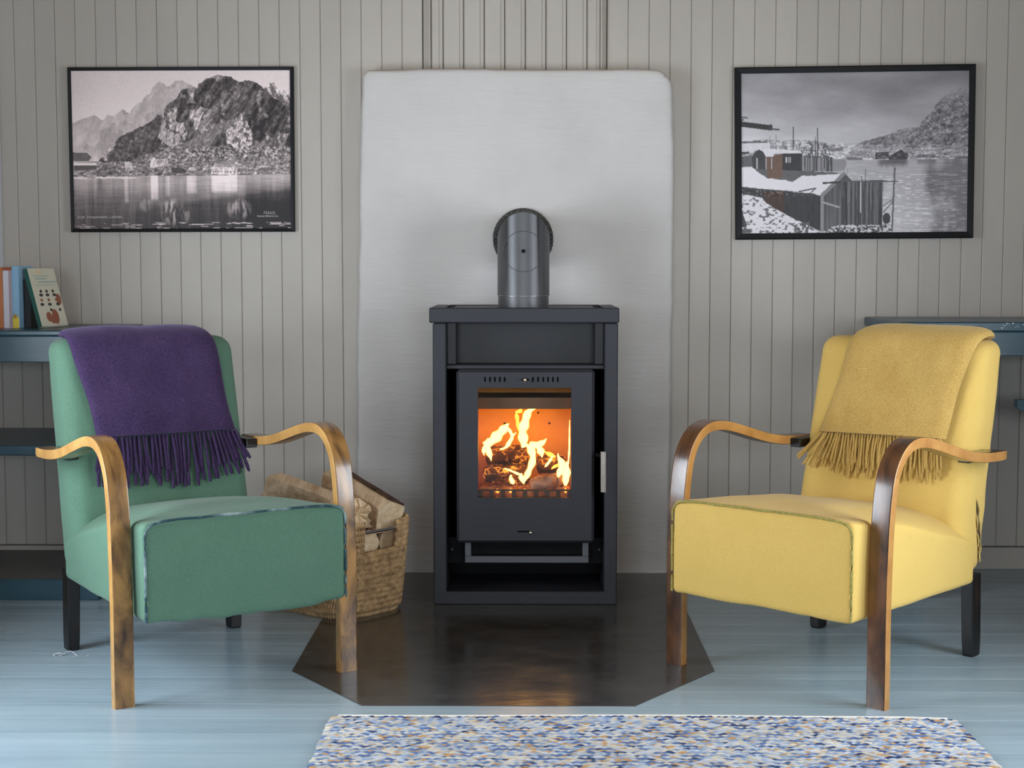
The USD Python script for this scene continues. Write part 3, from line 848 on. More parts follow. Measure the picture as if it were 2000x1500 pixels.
def front_seam():
    hw, z0, z1, r = HW + 0.006, 0.203, 0.4275, 0.030
    pts = [(-hw, z0)] + [(-hw, z) for z in np.linspace(z0 + 0.02, z1 - r, 12)] + [(-hw + r - r * math.cos(a), z1 - r + r * math.sin(a)) for a in np.linspace(0.2, math.pi / 2, 7)]
    top = [(x, z1 + 0.004 * (1 - (x / hw) ** 4)) for x in np.linspace(-hw + r + 0.015, hw - r - 0.015, 24)]
    rest = [(-x, z) for x, z in pts[::-1]]
    P = np.array([(x, -0.0545, z) for x, z in pts + top + rest])
    P[:, 2] += (meshkit.noise(P * 25, 3) - 0.5) * 0.004
    P[:, 1] += (meshkit.noise(P * 30, 5) - 0.5) * 0.002
    return P


def rear_leg(x, s):
    secs = [(0.0, 0.578, 0.612, 0.0135), (0.004, 0.575, 0.615, 0.0155), (0.05, 0.570, 0.617, 0.0158), (0.215, 0.560, 0.610, 0.0165)]
    rings = []
    for z, y0, y1, w in secs:
        c = 0.003
        rings.append([(x - w + c, y0, z), (x + w - c, y0, z), (x + w, y0 + c, z), (x + w, y1 - c, z), (x + w - c, y1, z), (x - w + c, y1, z), (x - w, y1 - c, z), (x - w, y0 + c, z)])
    return fixed(loft(rings))


def armchair(name, label, loc, rot, fabric, piping, armm, seed, wavy):
    t = thing(name, label, "armchair", loc, rot)
    W = 0.6155 / 2
    part("seat", seat_mesh(seed, wavy), M[fabric], t, smooth=60)
    part("backrest", backrest_mesh(seed + 20), M[fabric], t, smooth=60)
    pp = front_seam()
    part("piping", tube(pp, 0.0030 * (0.8 + 0.5 * meshkit.noise(pp * 70, 2)), 7), M[piping], t, smooth=True)
    part("armrest_leg", bent_arm(-W, -W + 0.0485), M[armm], t, smooth=40)
    part("armrest_leg", bent_arm(W - 0.0485, W), M[armm], t, smooth=40)
    for s in (-1, 1):
        part("rear_leg", rear_leg(s * 0.226, s), M["darkwood"], t, smooth=30)
        a, b = sorted((s * (HW - 0.015), s * (W - 0.0482)))
        part("arm_bracket", cbox(a, b, 0.49, 0.600, 0.512, 0.536, 0.002), M["darkwood"], t)
    return t


GPOS, GROT = (-0.6759, 3.4998, 0.0), 0.5863
YPOS, YROT = (0.580, 3.544, 0.0), -0.7373
gch = armchair("armchair", "green upholstered armchair with worn bent-wood arms, left of the stove", GPOS, GROT, "green", "green_piping", "arm_green", 11, 0.7)
ych = armchair("armchair", "yellow upholstered armchair with dark bent-wood arms and a torn side seam", YPOS, YROT, "yellow", "yellow_piping", "arm_yellow", 31, 0.25)
# torn seam on the yellow chair: a slit with curled cloth edges and batting
tp_ = [(0.2425, 0.566, 0.415), (0.2432, 0.574, 0.375), (0.2440, 0.580, 0.335), (0.2445, 0.586, 0.295), (0.2445, 0.588, 0.255)]
C = smooth_path(tp_, 30)
s_ = np.linspace(0, 1, 30)
wd = 0.0075 * np.sin(np.pi * s_) ** 0.7 + 0.0006
slit = np.stack([C + np.array([0.0008, 0, 0]) - np.stack([0 * wd, wd, 0 * wd], 1), C + np.array([0.002, 0, 0]), C + np.array([0.0008, 0, 0]) + np.stack([0 * wd, wd, 0 * wd], 1), C - np.array([0.004, 0, 0])], 1)
tn = part("torn_seam", fixed(loft(slit)), plain("tear_dark", (0.075, 0.040, 0.014), 0.95), ych, label="frayed tear in the side seam")
for k in range(9):
    a = rng.uniform(0.05, 0.9)
    i0 = int(a * 29)
    n = 8
    seg = C[np.clip(np.arange(i0, i0 + n), 0, 29)].copy()
    sgn = 1 if k % 2 else -1
    seg[:, 1] += sgn * wd[np.clip(np.arange(i0, i0 + n), 0, 29)] * rng.uniform(0.4, 1.1)
    seg[:, 0] += 0.001 + 0.003 * np.sin(np.linspace(0, np.pi, n))
    seg[:, 2] += np.linspace(0, -1, n) * 0.008 * (k + 1) / 9
    part("frayed_edge", tube(seg, 0.0024 * np.sin(np.linspace(0.25, np.pi - 0.25, n)), 6), M["batting"], tn, smooth=True)

# ------------------------------------------------------------------ throws
def throw(name, label, loc, rot, material, ub, ut, z_front, T, seed, fold, tass, tl, tr, z_back=0.50, slope=0.0, trad=0.0034):
    """A doubled woollen throw over a backrest. ub / ut: left and right side at the hem and at the top; tass: tassels per layer."""
    t = thing(name, label, "blanket", loc, rot)
    top_z = 0.7795
    zf = np.linspace(z_front, 0.765, 40)
    fr = [(-vf(z) - 0.0195, z) for z in zf]
    yc, r = -vf(0.775) + 0.052, 0.0720
    arc = [(yc - r * math.cos(a), 0.775 + r * 0.70 * math.sin(a)) for a in np.linspace(0.25, math.pi - 0.15, 22)]
    re = [(-vf(z) + 0.131 + 0.018, z) for z in np.linspace(0.765, z_back, 20)]
    path = np.array(fr + arc + re)
    from scipy.ndimage import gaussian_filter1d
    path = gaussian_filter1d(path, 1.6, axis=0, mode="nearest")
    tt = np.gradient(path, axis=0)
    tt /= np.linalg.norm(tt, axis=1, keepdims=True)
    nn = np.stack([-tt[:, 1], tt[:, 0]], 1)          # outwards (front: -y)
    sl = np.r_[0, np.cumsum(np.linalg.norm(np.diff(path, axis=0), axis=1))]
    s_top = sl[len(fr) + 10]
    f = np.clip(sl / s_top, 0, 1.0)
    sh = 1 - 0.45 * smoothstep(1.06, 1.35, sl / s_top)
    A = np.linspace(0, 1, 61)
    A = 0.5 - 0.5 * np.cos(np.pi * A) * 1.0
    A = 0.35 * A + 0.65 * np.linspace(0, 1, 61)
    rings = []
    thick = T * np.clip(1 - np.abs(2 * A - 1) ** 7, 0, 1) ** 0.5
    for i in range(len(path)):
        ul = ub[0] + (ut[0] - ub[0]) * f[i]
        ur = ub[1] + (ut[1] - ub[1]) * f[i]
        um = (ul + ur) / 2
        u = um + (ul + (ur - ul) * A - um) * sh[i]
        wv = fold * (np.sin(A * 9 + 1.2 + seed) * 0.5 + np.sin(A * 17 + seed) * 0.3) * (1 - 0.8 * min(f[i], 1)) * np.clip(1 - np.abs(2 * A - 1) ** 4, 0, 1)
        nz = (meshkit.fbm(np.stack([u * 14, np.full_like(u, sl[i] * 10), 0 * u], 1), 3, seed) - 0.5) * 0.006 * np.clip(1 - np.abs(2 * A - 1) ** 6, 0, 1)
        hem = slope * (A - 0.5) * max(0, 1 - f[i] * 1.6)
        edge = 0.0 + 0.004 * math.sin(sl[i] * 22 + seed)
        o = thick + wv + nz
        outer = np.stack([u + edge * (2 * A - 1) ** 3, path[i, 0] + nn[i, 0] * o + 0 * u, path[i, 1] + nn[i, 1] * o + hem], 1)
        inner = np.stack([u[::-1] + edge * (2 * A[::-1] - 1) ** 3, path[i, 0] + 0 * u - nn[i, 0] * 0.0005, path[i, 1] + hem[::-1] - nn[i, 1] * 0.0005], 1)
        rings.append(np.vstack([outer, inner[1:-1]]))
    part("blanket_cloth", fixed(loft(rings)), M[material], t, smooth=70)
    r2 = np.random.default_rng(seed)
    for layer, (n, L, off, dz, spread) in enumerate(tass):
        for k in range(n):
            a = (k + 0.5) / n + r2.uniform(-0.25, 0.25) / n
            u0 = ub[0] + (ub[1] - ub[0]) * a
            zz0 = z_front + slope * (a - 0.5) + dz
            L1 = L * r2.uniform(0.88, 1.10)
            m = 9
            q = np.linspace(0, 1, m)
            fan = tl * max(0, 0.22 - a) / 0.22 + tr * max(0, a - 0.72) / 0.28
            drift = fan * q ** 1.2 * 1.0 + r2.uniform(-1, 1) * spread * q ** 1.5 + r2.uniform(-1, 1) * 0.0035 * np.sin(q * np.pi)
            z = zz0 + 0.006 - (L1 + 0.006) * q * (1 - 0.35 * min(1, abs(fan) / 0.08))
            lift = off * (1 - 0.45 * q) + 0.004 * np.sin(q * math.pi) * r2.uniform(0, 1) + 0.0195
            y = -vf(z) - lift - r2.uniform(0, 0.002)
            rad = trad * np.r_[0.7, np.ones(m - 3) * r2.uniform(0.9, 1.1), 1.25, 0.8]
            part("tassel", tube(np.stack([u0 + drift, y, z], 1), rad, 6), M[material], t, smooth=True)
    return t


throw("throw_blanket", "dark purple wool throw with long fringe draped over the green armchair", GPOS, GROT, "purple", (-0.172, 0.208), (-0.226, 0.166), 0.558, 0.020, 3, 0.006,
      [(34, 0.095, 0.010, 0.0, 0.009), (32, 0.122, 0.003, -0.005, 0.010)], -0.02, 0.035, trad=0.0042)
throw("throw_blanket", "mustard yellow wool throw with fringe draped over the yellow armchair", YPOS, YROT, "mustard", (-0.182, 0.178), (-0.118, 0.236), 0.556, 0.024, 8, 0.002,
      [(44, 0.078, 0.012, 0.0, 0.006), (40, 0.100, 0.004, -0.004, 0.010)], -0.06, 0.010, slope=0.008)

# ------------------------------------------------------------------ log basket
BX, BY, BA = -0.578, 4.398, math.radians(-42)
BT = np.array([math.cos(BA), math.sin(BA), 0])      # long axis, towards the viewer's right
BN = np.array([-math.sin(BA), math.cos(BA), 0])
bk = thing("log_basket", "woven seagrass basket full of firewood between green armchair and stove", "basket", (BX, BY, 0.0013), BA)


def plan(a, L, Wd, p=4.0):
    c, s = np.cos(a), np.sin(a)
    return np.sign(c) * np.abs(c) ** (2 / p) * L, np.sign(s) * np.abs(s) ** (2 / p) * Wd


BH, NR, NS = 0.262, 17, 1100
zrow = np.linspace(0.008, BH, NR)
for k, zc in enumerate(zrow):
    f = zc / BH
    L, Wd = 0.193 + 0.026 * f ** 0.8 + (0 if k > 0 else -0.008), 0.138 + 0.020 * f ** 0.8 + (0 if k > 0 else -0.008)
    n = 300
    a = np.linspace(0, math.tau, n, endpoint=False)
    x, y = plan(a, L, Wd)
    # even steps along the ring
    P = np.stack([x, y], 1)
    P = np.vstack([P, P[:1]])
    t = np.r_[0, np.cumsum(np.linalg.norm(np.diff(P, axis=0), axis=1))]
    s = np.linspace(0, t[-1], NS, endpoint=False)
    P = np.stack([np.interp(s, t, P[:, 0]), np.interp(s, t, P[:, 1])], 1)
    cut = (np.abs(P[:, 1]) < 0.062) & (zc > 0.185) & (zc < 0.255)
    runs = [(0, NS, True)] if not cut.any() else []
    if cut.any():
        keep = np.where(~cut)[0]
        sp = np.split(keep, np.where(np.diff(keep) > 1)[0] + 1)
        if keep[0] == 0 and keep[-1] == NS - 1 and len(sp) > 1:
            sp[0] = np.r_[sp[-1], sp[0]]
            sp = sp[:-1]
        runs = [(g, None, False) for g in sp]
    if zc >= 0.255:
        cut = (np.abs(P[:, 1]) < 0.062)
        keep = np.where(~cut)[0]
        sp = np.split(keep, np.where(np.diff(keep) > 1)[0] + 1)
        if keep[0] == 0 and keep[-1] == NS - 1:
            sp[0] = np.r_[sp[-1], sp[0]]
            sp = sp[:-1]
        runs = [(g, None, False) for g in sp]
    rings_all = []
    for g, e, closed in runs:
        idx = np.arange(NS) if closed else g
        Q = P[idx]
        tt = np.roll(P, -1, 0)[idx] - np.roll(P, 1, 0)[idx]
        tt /= np.linalg.norm(tt, axis=1, keepdims=True)
        nn = np.stack([tt[:, 1], -tt[:, 0]], 1)
        ph = s[idx] / 0.0080 * math.tau + k * 2.4
        rr = 0.0088 * (1 + 0.30 * np.sin(ph)) + 0.0012 * (meshkit.noise(np.stack([Q[:, 0] * 60, Q[:, 1] * 60, np.full(len(Q), k * 3.1)], 1), 4) - 0.5)
        zz = zc + 0.004 * np.sin(s[idx] * 7 + k * 0.3) * f + 0.010 * f * np.abs(Q[:, 1]) / Wd * (1 if k > 8 else k / 9) * 0.4
        off = 0.002 * (meshkit.noise(np.stack([Q[:, 0] * 30, Q[:, 1] * 30, np.full(len(Q), k * 7.7)], 1), 6) - 0.5)
        th = np.arange(8) * math.tau / 8
        sl = np.sin(ph)[:, None] * 0.0
        ring = np.stack([Q[:, None, 0] + nn[:, None, 0] * (rr[:, None] * np.cos(th) * 0.66 + off[:, None]), Q[:, None, 1] + nn[:, None, 1] * (rr[:, None] * np.cos(th) * 0.66 + off[:, None]), zz[:, None] + rr[:, None] * np.sin(th) * 1.12 + sl], -1)
        rings_all.append(fixed(loft(ring, closed_path=closed)))
    part("woven_row", cat_(*rings_all), M["seagrass"], bk, smooth=True)
x, y = plan(np.linspace(0, math.tau, 80, endpoint=False), 0.172, 0.122)
part("basket_floor", trimesh.creation.extrude_polygon(Polygon(np.stack([x, y], 1)), 0.008, engine="earcut"), M["seagrass"], bk)
for s in (-1, 1):
    part("handle_rod", cyl((s * 0.2135, -0.072, 0.2475), (s * 0.2135, 0.072, 0.2475), 0.0048, 16), M["chrome"], bk, smooth=40, label="chrome rod handle")


def split_log(label, p, q, sec, roll=0.0, seed=0, bark=None, end_noise=0.0, taper=1.0):
    """A split log from p to q. sec: corners of the cross section; bark: index range of its corners that carry bark."""
    p, q = np.asarray(p, float), np.asarray(q, float)
    t = thing("firewood_log", label, "firewood", p)
    d = (q - p) / np.linalg.norm(q - p)
    a = np.cross(d, [0, 0, 1.0])
    a /= np.linalg.norm(a)
    b = np.cross(a, d)
    ca, sa = math.cos(roll), math.sin(roll)
    a, b = a * ca + b * sa, b * ca - a * sa
    S2 = np.asarray(sec, float)
    k = []
    for i in range(len(S2)):
        for s in np.linspace(0, 1, 7, endpoint=False):
            k.append(S2[i] * (1 - s) + S2[(i + 1) % len(S2)] * s)
    k = np.array(k)
    from scipy.ndimage import gaussian_filter1d
    k = gaussian_filter1d(k, 0.4, axis=0, mode="wrap")
    n = 26
    rings = []
    for i in range(n):
        s = i / (n - 1)
        c = p + (q - p) * s
        kk = k * (1 + (taper - 1) * s)
        pts = c + kk[:, :1] * a + kk[:, 1:] * b
        lo = np.stack([k[:, 0] * 90, k[:, 1] * 90, np.full(len(k), s * 2.2 + seed)], 1)
        nz = meshkit.fbm(lo, 3, seed) - 0.5
        pts = c + (pts - c) * (1 + 0.07 * nz[:, None])
        if i in (0, n - 1) and end_noise:
            pts = pts + d * (1 if i else -1) * end_noise * (meshkit.noise(np.stack([k[:, 0] * 160, k[:, 1] * 160, np.full(len(k), seed)], 1), seed) - 0.3)[:, None]
        rings.append(pts)
    R = np.array(rings)
    part("split_wood", fixed(loft(R, caps=False)), M["logwood"], t, world=True, smooth=35)
    for e, w in ((0, 1), (n - 1, -1)):
        c = R[e].mean(0)
        inner = c + (R[e] - c) * 0.55
        if end_noise:
            inner = inner - d * w * end_noise * (meshkit.noise(np.stack([k[:, 0] * 220, k[:, 1] * 220, np.full(len(k), seed + 5)], 1), seed + 2) - 0.2)[:, None]
        cap = loft([R[e], inner, np.repeat(c[None] , len(k), 0)], caps=False)
        if (cap.face_normals * cap.area_faces[:, None]).sum(0) @ d * w > 0:
            cap.invert()
        part("end_grain", cap, M["logend"], t, world=True, smooth=25)
    if bark:
        i0, i1 = bark[0] * 7, bark[1] * 7 + 1
        sl = np.arange(i0, i1) % len(k)
        out = R[1:-1][:, sl] + (R[1:-1][:, sl] - R[1:-1].mean(1, keepdims=True)) * 0.03
        thick = R[1:-1][:, sl] + (R[1:-1][:, sl] - R[1:-1].mean(1, keepdims=True)) * (0.14 + 0.10 * (meshkit.fbm(R[1:-1][:, sl] * 45, 3, seed) - 0.5))[..., None]
        part("bark", fixed(loft(np.concatenate([out, thick[:, ::-1]], 1))), M["bark"], t, world=True, smooth=40)
    return t


W_ = lambda u, v, z: np.array([BX, BY, 0]) + BT * u + BN * v + [0, 0, z]
TRI = [(-0.055, -0.030), (0.055, -0.034), (0.030, 0.045), (-0.02, 0.055)]
SLAB = [(-0.06, -0.022), (0.06, -0.022), (0.062, 0.020), (0.0, 0.034), (-0.058, 0.020)]
ROUND = [(0.040 * math.cos(a), 0.040 * math.sin(a)) for a in np.arange(8) * math.tau / 8]
split_log("long split log with dark bark along its top at the right rim", W_(0.175, 0.075, 0.275), W_(-0.10, 0.10, 0.350), [(-0.050, -0.045), (0.035, -0.050), (0.052, 0.020), (0.0, 0.048), (-0.045, 0.035)], 0.1, 3, bark=(2, 3))
split_log("broad flat split log lying across the left end of the basket", W_(-0.19, -0.045, 0.350), W_(0.05, 0.00, 0.300), SLAB, 0.15, 5)
split_log("pale split log at the far left of the basket, below the flat one", W_(-0.225, -0.02, 0.315), W_(0.00, -0.075, 0.245), TRI, 0.3, 6)
split_log("log with a splintered broken end behind the chrome handle", W_(0.150, -0.035, 0.285), W_(-0.08, -0.02, 0.255), [(-0.045, -0.035), (0.045, -0.035), (0.045, 0.030), (0.0, 0.055), (-0.045, 0.030)], 0.0, 7, end_noise=0.030)
split_log("pale yellow log seen through the opening under the chrome handle", W_(0.165, 0.000, 0.205), W_(-0.12, 0.00, 0.190), ROUND, 0.0, 8)
split_log("log in the dark at the back of the basket, right of the yellow one", W_(0.155, 0.088, 0.195), W_(-0.12, 0.088, 0.185), ROUND, 0.0, 9, bark=(0, 4))
split_log("log at the bottom of the basket under the yellow one", W_(0.150, -0.015, 0.095), W_(-0.14, 0.01, 0.095), [(x * 1.25, z * 1.25) for x, z in ROUND], 0.0, 10, bark=(1, 5))

# ------------------------------------------------------------------ blue shelves
ls = thing("shelf_unit", "dark blue painted low shelf unit behind the green armchair", "shelf", (-1.51, 4.70, 0))
SXA, SXB, SYF = RX0 + 0.002, -1.262, 4.45
part("top_board", cbox(SXA, SXB, SYF - 0.008, RY1 - 0.004, 0.796, 0.813, 0.004), M["blue"], ls, world=True)
part("apron", cbox(SXA, SXB - 0.012, SYF, SYF + 0.022, 0.718, 0.7955, 0.002), M["blue"], ls, world=True)
part("middle_shelf", cbox(SXA, SXB - 0.026, SYF, RY1 - 0.004, 0.438, 0.469, 0.003), M["blue"], ls, world=True)
part("end_panel", cbox(SXB - 0.025, SXB - 0.004, SYF + 0.024, RY1 - 0.004, 0.0, 0.7955, 0.003), M["blue"], ls, world=True)
part("plinth", cbox(SXA, SXB - 0.026, SYF, SYF + 0.03, 0.0, 0.062, 0.002), M["blue"], ls, world=True)
part("bottom_board", cbox(SXA, SXB - 0.026, SYF + 0.03, RY1 - 0.006, 0.045, 0.060, 0.002), plain("shelf_inside_grey", (0.16, 0.155, 0.15), 0.5), ls, world=True)

rs = thing("wall_shelf", "blue painted wall shelf with chipped edge behind the yellow armchair", "shelf", (1.42, 4.70, 0))
RF = 4.47
part("top_board", cbox(1.105, RX1 - 0.002, RF - 0.008, RY1 - 0.004, 0.809, 0.838, 0.004), M["blue"], rs, world=True)
part("apron", cbox(1.150, RX1 - 0.002, RF, RF + 0.022, 0.737, 0.8085, 0.002), M["blue"], rs, world=True)
pr = [(0, 0), (0.08, -0.006), (0.16, -0.026), (0.24, -0.05), (0.34, -0.06), (0.9, -0.06), (0.9, 0.008), (0, 0.0)]
prof = [(1.465 + x, z) for x, z in [(0, 0.604), (0.0, 0.583), (0.012, 0.572), (0.05, 0.556), (0.12, 0.540), (0.27, 0.534), (0.27, 0.606)]]
g = trimesh.creation.extrude_polygon(Polygon(prof), 0.03, engine="earcut")
g.vertices = np.stack([g.vertices[:, 0], RF + 0.03 - g.vertices[:, 2] + 0.02, g.vertices[:, 1]], 1)
g.invert() if g.volume < 0 else None
part("lower_rail", g, M["blue"], rs, world=True)
part("end_support", cbox(1.70, 1.73, RF + 0.06, RY1 - 0.004, 0.0, 0.8085, 0.003), M["blue"], rs, world=True)
part("end_support", cbox(1.17, 1.20, RF + 0.024, RY1 - 0.004, 0.0, 0.8085, 0.003), M["blue"], rs, world=True)
# paint chips on the front edge
ch = []
for k in range(46):
    x = rng.uniform(1.40, 1.66)
    w, hh = rng.uniform(0.001, 0.006), rng.uniform(0.001, 0.004)
    z = rng.uniform(0.816, 0.834)
    ch.append(box(x, x + w, RF - 0.0088, RF - 0.0075, z, z + hh))
part("paint_chips", cat_(*ch), plain("chip_white", (0.5, 0.6, 0.65), 0.7), rs, world=True, kind="stuff", label="pale chips along the shelf edge")

# ------------------------------------------------------------------ books
def book(label, loc, w, h, d, cover, rotz=0.0, lean=0.0, extra=None):
    """Spine towards the viewer (-y)."""
    t = thing("book", label, "book", loc, rotz)
    c = 0.0025
    R = trimesh.transformations.rotation_matrix(lean, [0, 1, 0])

    def put(name, m, mm, parent=t, **kw):
        if hasattr(m, "to_mesh"):
            m = trimesh.Trimesh(*meshkit.arrays(m)[:2], process=False)
        m = m.copy()
        m.apply_transform(R)
        return part(name, m, mm, parent, **kw)
    put("cover", cat_(cbox(0, c, 0, d, 0, h, 0.0008), cbox(w - c, w, 0, d, 0, h, 0.0008), cbox(c, w - c, 0, c, 0, h, 0.0008)), cover)
    put("pages", box(c + 0.0003, w - c - 0.0003, c + 0.0005, d - 0.004, 0.003, h - 0.003), M["paper"])
    if extra:
        extra(put, w, h, d)
    return t


SZ = 0.8132


def txt(s, height, depth=0.0003):
    return meshkit.text_mesh(s, height, depth)


def spine_text(put, s, w, h, x, z, height, m, down=True):
    g = txt(s, height)
    # letters run down the spine
    g.vertices = np.stack([g.vertices[:, 1], -g.vertices[:, 2] - 0.0001, -g.vertices[:, 0]], 1)
    g.vertices += [x, 0, z]
    fixed(g)
    put("lettering", g, m)


DK = plain("ink_dark", (0.05, 0.06, 0.07), 0.6)
book("rust orange book at the left edge of the picture on the blue shelf", (-1.662, 4.585, SZ), 0.062, 0.186, 0.13, plain("cover_orange", (0.50, 0.17, 0.06), 0.5))


def ex_white(put, w, h, d):
    put("spine_stripe", box(w - 0.008, w - 0.0005, -0.0006, 0.0002, 0.002, h - 0.002), plain("mauve", (0.36, 0.27, 0.30), 0.5))
    put("head_band", box(-0.0002, w + 0.0002, -0.0008, 0.03, h - 0.007, h + 0.0006), plain("redbrown", (0.36, 0.08, 0.03), 0.5))


book("white and mauve paperback with orange top beside the rust orange book", (-1.599, 4.585, SZ), 0.026, 0.183, 0.13, plain("cover_white", (0.62, 0.60, 0.66), 0.45), extra=ex_white)


def ex_blue(put, w, h, d):
    put("spine_print", box(0.001, w - 0.001, -0.0006, 0.0002, 0.001, 0.034), plain("print_yellow", (0.72, 0.55, 0.05), 0.5))
    g = trimesh.creation.icosphere(2, 1.0)
    g.vertices = g.vertices * [0.006, 0.0008, 0.008] + [w * 0.42, -0.0004, 0.036]
    put("spine_print", g, plain("print_ochre", (0.40, 0.22, 0.02), 0.5))


book("light blue book with a yellow foot on its spine beside the white paperback", (-1.572, 4.585, SZ), 0.021, 0.190, 0.13, plain("cover_blue", (0.24, 0.43, 0.60), 0.45), extra=ex_blue)


book("black book in the shadow between the light blue book and the leaning cream book", (-1.5495, 4.625, SZ), 0.024, 0.150, 0.12, plain("cover_black", (0.012, 0.012, 0.012), 0.6))


def ex_cream(put, w, h, d):
    brown, dark, grey = plain("print_brown", (0.27, 0.085, 0.045), 0.5), plain("print_black", (0.04, 0.03, 0.03), 0.5), plain("print_grey", (0.33, 0.40, 0.36), 0.5)
    org = plain("print_orange", (0.75, 0.45, 0.18), 0.5)

    def blob(y, z, ry, rz, m):
        g = trimesh.creation.icosphere(2, 1.0)
        g.vertices = g.vertices * [0.0004, ry, rz] + [w + 0.0002, y, z]
        put("cover_print", g, m)

    def bar(y0, y1, z, hh, m):
        put("cover_print", box(w - 0.0002, w + 0.0004, y0, y1, z, z + hh), m)
    bar(0.03, 0.06, 0.172, 0.004, org)
    bar(0.02, 0.09, 0.160, 0.003, grey)
    bar(0.025, 0.075, 0.150, 0.005, grey)
    bar(0.035, 0.125, 0.139, 0.005, grey)
    bar(0.02, 0.11, 0.131, 0.002, grey)
    for c, yy in enumerate((0.035, 0.062, 0.092)):
        for r_, zz in enumerate((0.112, 0.100, 0.084, 0.070, 0.052)):
            if r_ == 4 and c == 0:
                continue
            blob(yy + 0.003 * r_ * (c - 1), zz, 0.006 + 0.003 * (r_ % 2), 0.005, dark if r_ != 2 else brown)
    blob(0.110, 0.085, 0.012, 0.018, brown)
    blob(0.045, 0.030, 0.014, 0.016, brown)
    blob(0.075, 0.030, 0.016, 0.024, brown)
    blob(0.060, 0.020, 0.012, 0.012, brown)


book("cream book with brown figures on its cover and a green spine, leaning left", (-1.498, 4.600, SZ), 0.016, 0.186, 0.125, plain("cover_cream", (0.56, 0.54, 0.42), 0.45), rotz=-0.36, lean=-0.285, extra=lambda put, w, h, d: (put("spine_strip", box(-0.0004, w - 0.0012, -0.0006, 0.003, 0.0006, h), plain("spine_green", (0.03, 0.12, 0.09), 0.5)), ex_cream(put, w, h, d)))

# ------------------------------------------------------------------ framed photographs
def inpoly(X, Y, pts):
    P = np.asarray(pts, float)
    c = np.zeros(X.shape, bool)
    j = len(P) - 1
    for i in range(len(P)):
        xi, yi, xj, yj = *P[i], *P[j]
        if yi != yj:
            c ^= ((yi > Y) != (yj > Y)) & (X < (xj - xi) * (Y - yi) / (yj - yi) + xi)
        j = i
    return c


def fb(X, Y, sx, sy, o=4, s=0):
    return meshkit.fbm(np.stack([X / sx, Y / sy, np.zeros_like(X)], -1), o, s)


